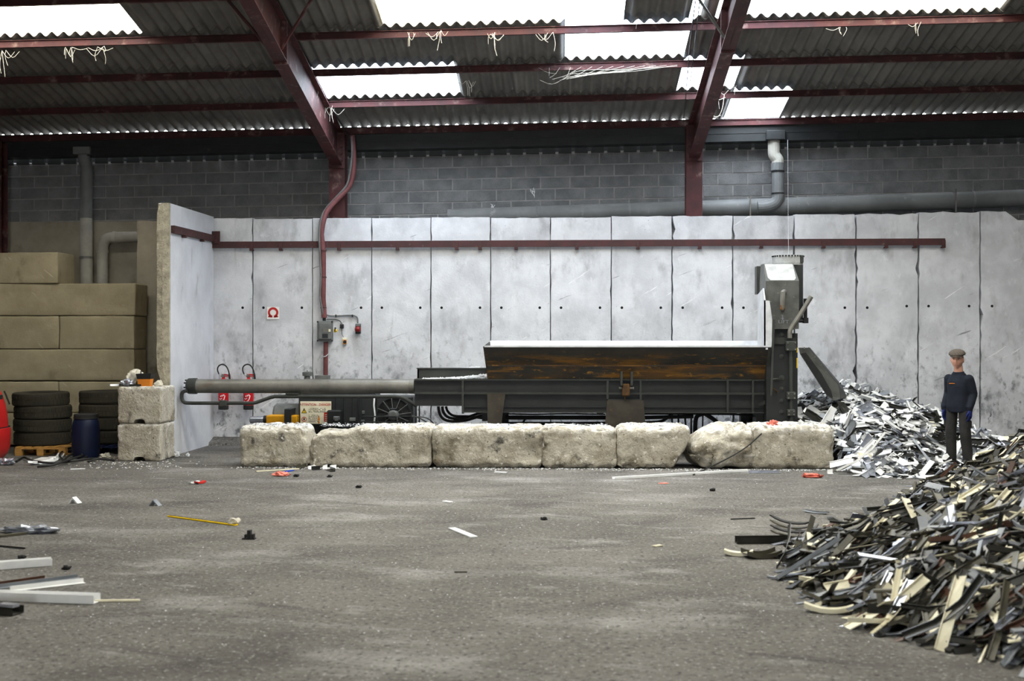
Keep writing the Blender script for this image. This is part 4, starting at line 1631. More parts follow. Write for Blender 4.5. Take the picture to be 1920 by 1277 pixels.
b.lathe(P(626.5, 620, YS - .1), [(.03, 0), (.03, .03), (.02, .05)], 12, 'X'); b.build('yellow_switch', M_signyellow, bx_)
b = MB()
b.box(P(627, 621, YS - .14), P(630, 614, YS - .09)); b.build('switch_lever', M_ink, bx_)
b = MB()
b.tube([P(608, 602, YS - .06), P(608, 594, YS - .06)], .03, 8); b.build('gland', M_dark, bx_)
c2 = thing('conduit', 'straight red conduit from the switch box down behind the long cylinder', 'conduit', P(611, 712, YS))
b = MB()
b.tube([P(611, 641, YS - .07), P(610.5, 712, YS - .07)], .042, 10); b.build('conduit_tube', M_conduit, c2)
b = MB()
b.tube([P(602, 672, YS - .07), P(607, 669, YS - .12), P(611, 668, YS - .125), P(615, 664, YS - .1)], .008, 6); b.build('wire_tie', M_bright, c2)
em = thing('alarm_button', 'red domed alarm button on a grey base, with a cable looping over', 'button', P(671, 626, YS))
b = MB()
b.box(P(666, 626, YS - .09), P(677, 608, YS), bev=.01); b.build('base', M_dark, em)
b = MB()
b.box(P(666, 612, YS - .095), P(677, 607, YS), bev=.008); b.build('grey_cap', M_boxgrey, em)
b = MB()
b.lathe(P(671, 617.5, YS - .085), [(.055, 0), (.055, .02), (.045, .05), (.025, .065), (.005, .07)], 16, 'Y'); b.build('red_dome', M_domered, em, smooth=True)
b = MB()
pp = smooth_path([P(611, 590, YS - .04), P(618, 592, YS - .02), P(630, 592.5, YS - .015), P(650, 591.5, YS - .015), P(664, 592, YS - .015), P(670, 596, YS - .02), P(671, 606, YS - .03)], 5)
b.tube(pp, .014, 6); b.build('cable', M_boxgrey, em, smooth=True)
for px in (630, 661):
    q = P(px, 592, YS - .015); b = MB(); b.box(q - Vector((.012, .02, .025)), q + Vector((.012, .015, .02))); b.build('cable_clip', M_dark, em)
sk = thing('socket', 'small black wall socket between the switch box and red alarm button', 'socket', P(641, 616, YS))
b = MB()
b.box(P(637, 616, YS - .06), P(645, 608, YS), bev=.008); b.build('body', M_ink, sk)
b = MB()
b.box(P(637.5, 609, YS - .065), P(643, 606.5, YS), bev=.004); b.build('grey_top', M_boxgrey, sk)
b = MB()
b.tube(smooth_path([P(612, 599, YS - .03), P(625, 599, YS - .015), P(636, 601, YS - .015), P(641, 607, YS - .02)], 5), .008, 6); b.build('cable', M_dark, sk)
yb2 = thing('push_button', 'small yellowed push button box hanging below the black socket', 'button', P(646, 646, YS))
b = MB()
b.box(P(641.5, 646, YS - .06), P(651, 633, YS), bev=.012); b.build('case', M_cream, yb2)
b = MB()
b.lathe(P(646.5, 641, YS - .06), [(.026, 0), (.03, .006), (.018, .02)], 12, 'Y'); b.build('black_knob', M_ink, yb2)
b = MB()
b.box(P(643, 645, YS - .064), P(650, 637, YS - .058)); b.build('orange_plate', M_orange, yb2)
b = MB()
b.tube([P(641, 616, YS - .02), P(641, 626, YS - .01), P(645, 634, YS - .02)], .004, 5); b.build('cable', M_dark, yb2)

# ================================================================== alcove: pallets, tyres, drum
def pallet(px0, px1, py, Y, label, m):
    t = thing('pallet', label, 'pallet', P((px0 + px1) / 2, py, Y))
    xa, xb = XP(px0, Y), XP(px1, Y)
    dp_ = 1.0
    for k in range(3):
        for q in range(3):
            b = MB()
            x = xa + .05 + (xb - xa - .1) * k / 2
            y = Y + .05 + (dp_ - .1) * q / 2
            b.box((x - .055, y - .05, .02), (x + .055, y + .05, .105)); b.build('block', m, t)
    for k in range(3):
        b = MB(); y = Y + .05 + (dp_ - .1) * k / 2
        b.box((xa, y - .05, .105), (xb, y + .05, .124)); b.build('stringer', m, t)
        x = xa + .05 + (xb - xa - .1) * k / 2
        b = MB(); b.box((x - .05, Y, 0), (x + .05, Y + dp_, .02)); b.build('plank', m, t)
    for k in range(6):
        x = xa + .05 + (xb - xa - .1) * k / 5
        b = MB(); b.box((x - .045, Y, .124), (x + .045, Y + dp_, .144)); b.build('plank', m, t)
    return t
YT1 = 19.75
pallet(28, 122, 849, YT1 - .42, 'orange wooden pallet under the left stack of tyres', M_wood)
pallet(124, 232, 849, YT1 - .1, 'blue painted pallet in the shade behind the drum', M_blue)
def tyre(cx, cy, z, r, h, label, tilt, seed, group):
    t = thing('tyre', label, 'tyre', (cx, cy, z), group)
    t.rotation_euler = (tilt, tilt * .6, seed)
    ri = r * .56
    prof = [(ri, h * .12), (r * .7, .0), (r * .955, h * .01), (r * .99, h * .05), (r, h * .16), (r, h * .84), (r * .99, h * .95), (r * .955, h * .99), (r * .7, h), (ri, h * .88)]
    b = MB()
    rings = []
    n = 44
    for k in range(n):
        a = 2 * PI * k / n
        rings.append([(q * math.cos(a), q * math.sin(a), z_) for q, z_ in prof])
    vr = [b.ring(x) for x in rings]
    for k in range(n):
        A, B = vr[k], vr[(k + 1) % n]
        for i in range(len(prof)):
            j = (i + 1) % len(prof)
            b.b.faces.new((A[i], A[j], B[j], B[i]))
    b.build('carcass', M_tyre, t, smooth=True, local=True, angle=50)
    tr = MB()
    for k in range(n):
        a = 2 * PI * (k + .5) / n
        for z0, z1, da in ((.14, .46, .0), (.54, .86, .5)):
            aa = a + da * 2 * PI / n
            d = PI / n * .72
            pts = []
            for ang in (aa - d, aa + d):
                for rr_ in (r * .98, r * 1.012):
                    pts.append((rr_ * math.cos(ang), rr_ * math.sin(ang)))
            tr.loft([[(*pts[0], h * z0), (*pts[1], h * z0), (*pts[3], h * z0), (*pts[2], h * z0)], [(*pts[0], h * z1), (*pts[1], h * z1), (*pts[3], h * z1), (*pts[2], h * z1)]])
    tr.build('tread', M_tyre, t, local=True)
    return t
s = F_PX / YT1
ords = ['bottom', 'second from bottom', 'third from bottom', 'top']
for k, (px, r) in enumerate(((80, 51.5), (80, 52.5), (81, 52), (77, 51.5))):
    h = 24.6 / s
    tyre(XP(px, YT1 + .1), YT1 + .1, .15 + k * h * 1.01, r / s, h, f'{ords[k]} dusty tyre of the left stack, on the orange pallet', R((0, .6, -.5, -1.2)[k]), k * .8, 'tyres stacked in the alcove')
for k, (px, r) in enumerate(((196, 47), (195, 47.5), (197, 48), (198, 48.5))):
    h = 25.2 / s
    tyre(XP(px, YT1 + .4), YT1 + .4, .15 + k * h * 1.01, r / s, h, f'{ords[k]} dusty tyre of the right stack, behind the blue drum', R((0, .4, -.5, .8)[k]), 2 + k * .7, 'tyres stacked in the alcove')
# drum
Yd = 19.05
sd = F_PX / Yd
dr = thing('drum', 'dark blue plastic drum with a black lid, between the two tyre stacks', 'drum', (XP(161, Yd), Yd, 0))
c = Vector((XP(161, Yd), Yd, 0))
Rd = 25.5 / sd
hd = ZP(778, Yd)
b = MB()
b.lathe(c, [(Rd * .82, 0), (Rd * .94, .02), (Rd, .1), (Rd * 1.01, hd * .35), (Rd, hd * .68), (Rd * .94, hd * .80), (Rd * .84, hd * .885), (Rd * .80, hd * .90)], 36)
b.build('body', M_blue, dr, smooth=True)
b = MB()
b.lathe(c, [(Rd * .80, hd * .9), (Rd * .86, hd * .905), (Rd * .86, hd * .985), (Rd * .8, hd), (Rd * .3, hd * .995)], 36)
b.build('lid', M_ink, dr, smooth=True)
b = MB()
b.lathe(c, [(Rd * .84, hd * .885), (Rd * .89, hd * .89), (Rd * .89, hd * .915), (Rd * .84, hd * .92)], 36)
b.build('clamp_ring', M_dark, dr)

# ================================================================== red vehicle at the left edge
vh = thing('vehicle', 'faded red rear corner of a vehicle cut off by the left edge', 'vehicle', (-9.0, 18.1, 0))
Yv = 18.5
def vsec(prof, y0, y1, name, m, inset=.09):
    b = MB()
    rings = []
    for f, ins in ((0, inset), (.05, inset * .3), (.12, 0), (.88, 0), (.95, inset * .3), (1, inset)):
        y = y0 + (y1 - y0) * f
        rings.append([(x - ins, y, z) for x, z in prof] + [(-10.3, y, prof[-1][1]), (-10.3, y, prof[0][1])])
    b.loft(rings)
    return b.build(name, m, vh, smooth=True, angle=40)
vp = lambda pts: [(XP(px, Yv), ZP(py, Yv)) for px, py in pts]
body = vsec(vp([(22.5, 801.5), (21.5, 790), (20, 776), (17, 760), (13, 746), (8, 735), (2, 727), (-6, 723)]), Yv - 1.2, Yv, 'rear_body', M_vehicle)
bump = vsec(vp([(4, 867), (14, 860), (21, 850), (24.5, 838), (25.5, 820), (25.5, 806), (24.5, 803.5)]), Yv - 1.23, Yv + .03, 'bumper', M_vehicle)
b = MB()
b.box((-10.2, Yv - 1.15, ZP(805, Yv)), (XP(22, Yv), Yv - .05, ZP(800, Yv))); b.build('seam', M_ink, vh)
b = MB()
b.box((XP(-14, Yv), Yv - .35, ZP(756, Yv)), (XP(14, Yv), Yv - .15, ZP(741, Yv)), bev=.01); b.build('lamp_opening', M_ink, vh)
b = MB()
b.tube([P(8, 734, Yv - .05), P(11, 740, Yv - .08), P(14, 748, Yv - .08), P(18, 758, Yv - .06)], .014, 6); b.build('hinge_arm', M_ink, vh)
for y in (Yv - .9, Yv - .3):
    b = MB()
    b.lathe((-9.6 - .1, y, .32), [(.18, -.1), (.3, -.11), (.32, -.06), (.32, .06), (.3, .11), (.18, .1)], 28, 'Y'); b.build('wheel', M_tyre, vh, smooth=True)

# ================================================================== litter helpers
def profile_mesh(name, Ln, Wd, H, t, bend, twist, n=4, kind='L'):
    """one offcut of window profile, lying along X with its base on z=0"""
    sec = {'L': [(-Wd / 2, 0), (Wd / 2, 0), (Wd / 2, H), (Wd / 2 - t, H), (Wd / 2 - t, t), (-Wd / 2, t)],
           'U': [(-Wd / 2, 0), (Wd / 2, 0), (Wd / 2, H), (Wd / 2 - t, t), (-Wd / 2 + t, t), (-Wd / 2, H)],
           'F': [(-Wd / 2, 0), (Wd / 2, 0), (Wd / 2 * .96, t), (-Wd / 2 * .96, t)]}[kind]
    V, Fc = [], []
    m = len(sec)
    for i in range(n):
        u = i / (n - 1) - .5
        x = Ln * u
        dz = bend * (1 - 4 * u * u) * -1 + bend
        tw = twist * u
        for y, z in sec:
            V.append((x, y * math.cos(tw) - z * math.sin(tw) + bend * .5 * (4 * u * u - 1), y * math.sin(tw) + z * math.cos(tw) + dz))
    for i in range(n - 1):
        for j in range(m):
            a, c = i * m + j, i * m + (j + 1) % m
            Fc.append((a, c, c + m, a + m))
    Fc.append(tuple(range(m))[::-1])
    Fc.append(tuple(range((n - 1) * m, n * m)))
    mz = min(v[2] for v in V)
    V = [(x, y, z - mz) for x, y, z in V]
    me = bpy.data.meshes.new(name)
    me.from_pydata(V, [], Fc)
    me.update()
    bm = bmesh.new(); bm.from_mesh(me)
    bmesh.ops.recalc_face_normals(bm, faces=bm.faces)
    bm.to_mesh(me); bm.free()
    return me


def strip_at(pa, pb, Wd, H, m, label, cat='offcut', name='profile_offcut', kind='L', bend=.0, z=.003, lift=0, twist=0):
    """a profile lying on the floor between two photo points taken on the floor"""
    A, B = G(*pa), G(*pb)
    me = profile_mesh(name, (B - A).length, Wd, H, min(H * .3, .006) if kind != 'F' else H, bend, twist, 7 if bend else 3, kind)
    me.materials.append(m)
    o = obj_from(name, me)
    o.location = (A + B) / 2 + Vector((0, 0, z))
    d = B - A
    o.rotation_euler = (0, -lift, math.atan2(d.y, d.x))
    return tag(o, label, cat)


def crumple(px, py, size, m, label, seed, cat='scrap', name='crumpled_scrap', flat=.5, z=0):
    b = MB()
    bmesh.ops.create_icosphere(b.b, subdivisions=3, radius=1)
    for v in b.b.verts:
        p = v.co.copy()
        k = 1 + .55 * noise.noise(p * 2.1 + Vector((seed * 3.3, 0, 0))) + .3 * noise.noise(p * 5 + Vector((seed, 2, 0)))
        v.co = Vector((p.x * size[0] / 2 * k, p.y * size[1] / 2 * k, max(0, (p.z + .7) * size[2] / 1.7 * k)))
    o = b.build(name, m, local=True, smooth=False)
    g = G(px, py, z)
    o.location = g
    return tag(o, label, cat)

# left foreground profiles
strip_at((-60, 1072), (97, 1060), .085, .06, M_white, 'thick white profile with a grey stripe, upper one at the left edge', kind='U')
strip_at((-60, 1106), (85, 1086), .03, .025, M_brown, 'thin brown profile lying above the grey one at the left edge', kind='L')
strip_at((-40, 1110), (148, 1085), .05, .03, M_grey, 'grey profile lying behind a short white one at the left edge', kind='L')
strip_at((20, 1110), (158, 1094), .05, .035, M_white, 'short white profile in front of the grey one at left', kind='L')
strip_at((-80, 1122), (182, 1131), .10, .06, M_white, 'broad white profile with a rounded end, lowest at the left edge', kind='U')
strip_at((178, 1129), (262, 1128), .03, .012, M_cream, 'thin cream strip continuing from the broad white profile', kind='F')
strip_at((-60, 1146), (34, 1153), .12, .05, M_char, 'black profile with a silver end at the lower left edge', kind='U')
strip_at((2, 1151), (30, 1154), .06, .02, M_silver, 'silver scrap resting beside the black profile at lower left', kind='F', z=.055)
strip_at((-20, 1010), (110, 995), .05, .02, M_olive, 'dull grey strip in front of the clear film, left edge', kind='F')
strip_at((-30, 1023), (46, 1030), .02, .012, M_char, 'thin black strip alone on the floor at the left edge', kind='L')
crumple(58, 999, (.55, .22, .06), M_silver, 'crumpled clear plastic film behind the dull strip at left', 4, 'film')
ys_ = strip_at((317, 969), (443, 986), .05, .012, M_signyellow, 'long yellow strip with a black line, on the floor', kind='F')
me = profile_mesh('black_line', (G(443, 986) - G(317, 969)).length * .99, .016, .004, .004, 0, 0, 3, 'F')
me.materials.append(M_ink)
obj_from('black_line', me, ys_).location = (0, 0, .0115)
crumple(438, 984, (.11, .1, .06), M_cloth, 'small white crumpled lump at the end of the yellow strip', 9)
# little black fitting
q = G(467, 1011)
b = MB()
b.box(q + Vector((-.06, -.03, 0)), q + Vector((.06, .03, .012)))
b.box(q + Vector((-.012, -.03, .01)), q + Vector((.02, .03, .085)))
b.box(q + Vector((.03, -.03, .01)), q + Vector((.05, .03, .05)))
b.box(q + Vector((-.04, -.02, .01)), q + Vector((-.025, .02, .045)))
tag(b.build('plastic_fitting', M_ink), 'small black plastic fitting standing alone on the open floor', 'fitting')
for px, py, la, m2 in ((137, 944, 'small white angled cap on the floor at left', M_white), (288, 949, 'small grey angled cap right of the white one', M_grey)):
    q = G(px, py)
    b = MB()
    b.prism([q + Vector((-.055, 0, 0)), q + Vector((-.01, 0, .07)), q + Vector((.055, 0, 0)), q + Vector((.04, 0, 0)), q + Vector((-.01, 0, .05)), q + Vector((-.04, 0, 0))], (.02, .07, 0))
    tag(b.build('angle_cap', m2), la, 'cap')
strip_at((847, 992), (889, 1009), .075, .012, M_white, 'white strip lying alone in the middle of the floor', kind='F')
strip_at((1508, 960), (1552, 965), .06, .02, M_grey, 'grey split offcut lying beyond the dark heap', kind='L', bend=.01)
strip_at((1370, 975), (1416, 973), .012, .01, M_char, 'thin black sliver left of the split grey offcut', kind='L')
strip_at((1150, 899), (1404, 884), .06, .03, M_white, 'long white profile on the floor below the barrier row', kind='U')
strip_at((1404, 887), (1462, 887), .08, .03, M_silver, 'short silver scrap at the end of the long white profile', kind='L')
strip_at((1552, 889), (1562, 889), .05, .06, M_white, 'white chip standing at the foot of the right end barrier block', kind='L')
strip_at((355, 908), (372, 906), .06, .02, M_white, 'white half of a torn wrapper on the floor', kind='F', bend=.01)
strip_at((367, 908), (383, 906), .07, .02, M_signred, 'red half of a torn wrapper on the floor', kind='F', bend=.015)
strip_at((833, 941), (846, 943), .06, .01, M_white, 'tiny white flake on the floor below the third barrier block', kind='F')
strip_at((1226, 1026), (1240, 1024), .05, .01, M_cream, 'tiny pale flake left of the dark heap', kind='F')
strip_at((852, 1073), (876, 1073), .04, .008, M_olive, 'small pinkish stain-coloured flake low in the picture', kind='F')
strip_at((928, 886), (950, 887), .06, .01, M_white, 'flat white scrap under the third barrier block', kind='F')
strip_at((480, 885), (560, 880), .05, .012, M_cream, 'thin pale lath at the foot of the two left barrier blocks', kind='F')
strip_at((560, 880), (574, 875), .07, .06, M_olive, 'small brown block of waste at the gap of the left barrier blocks', kind='U')
crumple(527, 893, (.22, .1, .06), M_pink, 'crumpled red scrap on the floor before the second barrier block', 12)
strip_at((533, 886), (549, 883), .05, .012, M_bluebit, 'small blue plastic scrap beside the crumpled red one', kind='F')
crumple(1523, 896, (.26, .12, .06), M_pink, 'crumpled red scrap on the floor before the right end barrier block', 15)
crumple(1244, 907, (.13, .06, .012), M_pink, 'flat pale red scrap below the long white profile', 17)
rnd = random.Random(21)
for k in range(9):
    px, py = 582 + k * 5 + rnd.uniform(-3, 3), 880 + rnd.uniform(-4, 3)
    m2 = [M_white, M_char, M_white][k % 3]
    strip_at((px, py), (px + rnd.uniform(8, 18), py + rnd.uniform(-6, 4)), .07, .05, m2, ['white', 'black', 'white'][k % 3] + ' bit, ' + ['first', 'second', 'third', 'fourth', 'fifth', 'sixth', 'seventh', 'eighth', 'ninth'][k] + ' from the left in the scatter below the second barrier block', kind='L')['group'] = 'bits at the foot of the second barrier block'
for px, py, la in ((618, 895, 'small dark flake right of the crumpled red scrap'), (555, 894, 'tiny dark pebble beside the crumpled red scrap'), (124, 1068, 'tiny black pebble right of the white profiles at left'), (40, 1048, 'small dark lump behind the thick white profile at left'), (1020, 975, 'dark speck of plastic in the middle of the floor'),
                   (1336, 921, 'small dark pebble below the right barrier blocks'), (672, 915, 'tiny dark pebble on the floor below the second barrier block'), (1650, 1194, 'tiny dark pebble in front of the heap')):
    crumple(px, py, (.07, .05, .03), M_ink, la, px % 13, 'debris', 'dark_pebble')
for px, py, la in ((766, 1180, 'small white pebble at the foot of the end slab'), ):
    pass
crumple(331, 857, (.1, .1, .09), M_dustp, 'white lump on the floor beside the two square blocks', 3)
crumple(352, 856, (.06, .05, .05), M_dustp, 'small white chip right of the white lump by the slab', 5)
crumple(198, 861, (.16, .12, .09), M_cloth, 'pale rubble lump left of the two square blocks', 6)

# tangle of profile and black cable near the vehicle
strip_at((57, 873), (105, 866), .09, .04, M_white, 'white profile end lying across black cables in front of the tyres', kind='U', bend=.03)
strip_at((60, 872), (104, 870), .06, .03, M_grey, 'grey profile beneath the bent white one, before the tyres', kind='L')
o = strip_at((98, 866), (117, 852), .11, .03, M_white, 'white profile bent up at its end, before the orange pallet', kind='F', bend=.05)
strip_at((72, 866), (88, 861), .16, .03, M_white, 'loose white square of plastic lying before the tyres', kind='F')
strip_at((132, 881), (160, 880), .05, .012, M_white, 'thin white strip on the floor before the drum', kind='F')
crumple(9, 872, (.28, .2, .1), M_silver, 'crumpled silver foil on the floor below the red vehicle', 14, 'foil')
rr = random.Random(4)
cabs = [[(30, 868), (45, 862), (60, 870), (100, 873), (150, 866), (165, 857), (150, 852), (122, 853), (112, 862), (125, 870), (158, 868), (185, 865), (205, 864)],
        [(70, 878), (100, 877), (130, 871), (155, 862), (135, 860), (118, 866)], [(165, 868), (185, 866), (215, 866)]]
for k, c in enumerate(cabs):
    b = MB()
    pp = []
    for i, (x, y) in enumerate(c):
        g = G(x, y)
        g.z = .03 + .05 * rr.random()
        pp.append(g)
    pp[0].z = pp[-1].z = .02
    b.tube(smooth_path(pp, 5), .017, 6)
    tag(b.build('cable', M_black, smooth=True), ['long tangled black cable on the floor before the pallet', 'short looped black cable under the white profile', 'black cable end trailing to the square blocks'][k], 'cable')

# on top of the square blocks: tray, rags
zt2 = 1.135
def top(px, Y): return Vector((XP(px, Y), Y, zt2))
tr = thing('tray', 'orange plastic tub with a black rim on top of the square blocks', 'tub', top(272, 18.8))
c = top(272.5, 18.8)
b = MB()
b.loft([[c + Vector((x * q, y * q, z)) for x, y in ((-.105, -.08), (.105, -.08), (.105, .08), (-.105, .08))] for q, z in ((.84, .0), (.98, .12), (.90, .12), (.78, .01))])
b.build('orange_body', M_orange, tr)
b = MB()
b.loft([[c + Vector((x * q, y * q, z)) for x, y in ((-.105, -.08), (.105, -.08), (.105, .08), (-.105, .08))] for q, z in ((.98, .118), (1.14, .20), (1.06, .20), (.88, .12))])
b.build('black_rim', M_black, tr)
b = MB()
b.tube([c + Vector((-.07, 0, .12)), c + Vector((-.07, 0, .24))], .008, 6); b.build('black_stick', M_black, tr)
def rag(px, Y, size, seed, la, m=M_cloth, z=0):
    b = MB()
    bmesh.ops.create_icosphere(b.b, subdivisions=4, radius=1)
    for v in b.b.verts:
        p = v.co.copy()
        k = 1 + .4 * noise.noise(p * 1.8 + Vector((seed * 3.3, 0, 0))) + .22 * noise.noise(p * 4.4 + Vector((seed, 2, 0)))
        v.co = Vector((p.x * size[0] / 2 * k, p.y * size[1] / 2 * k, max(0, (p.z + .6) * size[2] / 1.6 * k)))
    o = b.build('rag', m, local=True, smooth=True, angle=180)
    o.location = top(px, Y) + Vector((0, 0, z))
    tag(o, la, 'rag')
rag(254, 18.95, (.26, .2, .24), 2, 'large white rag draped behind the orange tub')
rag(240, 18.75, (.2, .18, .12), 5, 'grubby rag heaped left of the orange tub', M_silver)
rag(262, 18.85, (.1, .12, .1), 8, 'small brown-stained rag between the white rag and tub', M_olive)
rag(297, 18.72, (.12, .12, .09), 11, 'small white rag right of the orange tub')
for k, (xa, ya, xb, yb, m2, la) in enumerate(((208, 18.6, 226, 18.75, M_white, 'white strip at the front corner on top of the square blocks'), (218, 18.75, 250, 18.62, M_char, 'dark tool lying left of the orange tub'), (222, 18.9, 246, 18.8, M_grey, 'grey profile bit under the rags on the blocks'), (242, 18.6, 264, 18.62, M_char, 'short black bar at the front edge beside the tub'))):
    A, B = top(xa, ya), top(xb, yb)
    me = profile_mesh('scrap_strip', (B - A).length, .05, .03, .006, 0, 0, 3, 'L')
    me.materials.append(m2)
    o = obj_from('scrap_strip', me)
    o.location = (A + B) / 2 + Vector((0, 0, .012))
    o.rotation_euler = (0, 0, math.atan2(B.y - A.y, B.x - A.x))
    tag(o, la, 'scrap')
# scraps on the barrier tops
for (pa, pb_, Y, m2, la, kd) in (((1040, 802), (1076, 803), 18.0, M_white, 'flat white scrap on top of the middle barrier block', 'F'), ((1076, 802), (1113, 808), 17.95, M_char, 'thin black strip hanging off the middle barrier block', 'L'), ((1236, 801), (1246, 802), 17.95, M_white, 'white chip on top of the broken corner barrier block', 'F')):
    A, B = P(*pa, Y), P(*pb_, Y)
    me = profile_mesh('scrap_strip', (B - A).length, .1 if kd == 'F' else .025, .012, .006, 0, 0, 3, kd)
    me.materials.append(m2)
    o = obj_from('scrap_strip', me)
    o.location = ((A.x + B.x) / 2, Y, .615)
    o.rotation_euler = (0, math.atan2(A.z - B.z, B.x - A.x), 0)
    tag(o, la, 'scrap')
o = crumple(1447, 803, (.14, .1, .09), M_pink, 'pink crumpled scrap on top of the right end barrier block', 19)
o.location = (XP(1449, 17.95), 17.95, .60)
o = crumple(1470, 803, (.16, .08, .05), M_white, 'white scrap beside the pink one on the right end barrier block', 23)
o.location = (XP(1467, 17.95), 17.95, .61)
b = MB()
b.tube(smooth_path([P(1428, 813, 17.72), P(1400, 838, 17.62), P(1360, 862, 17.58), P(1318, 882, 17.5), G(1300, 892) + Vector((0, 0, .012))], 4), .009, 6)
tag(b.build('cable', M_black), 'thin black cable slanting down over the boulder-shaped barrier block', 'cable')
# plastic grit along the row
def grit_row(r):
    x = r.uniform(bx(430), bx(1600))
    return (x, YF - abs(r.gauss(0, .12)) + .04, .002)
grit('plastic_debris', 'fine white plastic grit along the foot of the barrier row', grit_row, 1800, 31, [M_dustp, M_floor], .006, .018)
def grit_top(r):
    k = r.choice([0, 1, 2, 3, 4, 6])
    a, c, h = spec[k][:3]
    x = r.uniform(bx(a + 14), bx(c - 14))
    return (x, YF + r.uniform(.16, .62), h + r.uniform(-.02, .012))
grit('plastic_debris', 'grey and white grit lying along the tops of the barrier blocks', grit_top, 2600, 33, [M_dustp, M_grey, M_dustp], .006, .02)
def grit_floor(r):
    g = G(r.uniform(0, 1700), 880 + 330 * r.random() ** 1.5)
    return (g.x, g.y, .001)
grit('plastic_debris', 'sparse white plastic specks strewn over the open floor', grit_floor, 650, 35, None, .003, .009)
def grit_corner(r):
    g = G(r.gauss(235, 60), r.uniform(855, 880))
    return (g.x, g.y, .001)
grit('plastic_debris', 'white crumbs scattered before the two square blocks', grit_corner, 260, 36, [M_dustp, M_cloth], .006, .022)

# ================================================================== scrap heaps
def seg_dist(p, poly):
    """signed distance to a polygon, positive inside"""
    best = 1e9
    inside = False
    n = len(poly)
    for i in range(n):
        a, c = poly[i], poly[(i + 1) % n]
        ax, ay, cx, cy = *a, *c
        dx, dy = cx - ax, cy - ay
        t = max(0, min(1, ((p[0] - ax) * dx + (p[1] - ay) * dy) / (dx * dx + dy * dy)))
        best = min(best, math.hypot(p[0] - ax - t * dx, p[1] - ay - t * dy))
        if (ay > p[1]) != (cy > p[1]) and p[0] < (cx - ax) * (p[1] - ay) / (cy - ay) + ax:
            inside = not inside
    return best if inside else -best


MAN = G(1795, 861)
MAN = Vector((XP(1797, 18.3), 18.3, 0))
toe1 = [(9, 5.5), (2.9, 6.3), (2.45, 7.25), (2.0, 7.9), (1.75, 8.7), (1.82, 9.5), (1.75, 10.4), (2.0, 11.3), (2.75, 11.9), (3.3, 13.0), (4.0, 14.6), (4.9, 16.6), (6.2, 17.6), (9.5, 18)]


def h1(x, y):
    d = seg_dist((x, y), toe1)
    if d <= 0:
        return 0
    k = 1 + .16 * max(0, min(6, y - 9))
    h = .46 * d if d < .35 else .161 + .31 * k * (d - .35)
    h = min(h, 1.3) + .07 * noise.noise(Vector((x * 1.3, y * 1.3, 4)))
    return max(0, h)


def h2(x, y):
    q = math.hypot((x - 4.75) / 2.75, (y - 20.75) / 4.0)
    h = 1.12 * max(0, 1 - q) ** .85
    d = math.hypot(x - MAN.x, y - MAN.y)
    k = max(0, min(1, (d - .25) / .9))
    if y < MAN.y:          # low ground between the person and the floor
        d = min(d, abs(x - MAN.x * y / MAN.y) + .1)
        k = max(0, min(1, (d - .25) / .7))
    h = h * (.12 + .88 * k * k * (3 - 2 * k))
    if x < 4.15 and y < 18.75:
        return 0
    return max(0, h + .06 * noise.noise(Vector((x * 1.7, y * 1.7, 8))) * (1 if h > .1 else 0))


def grad(h, x, y, e=.12):
    return (h(x + e, y) - h(x - e, y)) / (2 * e), (h(x, y + e) - h(x, y - e)) / (2 * e)


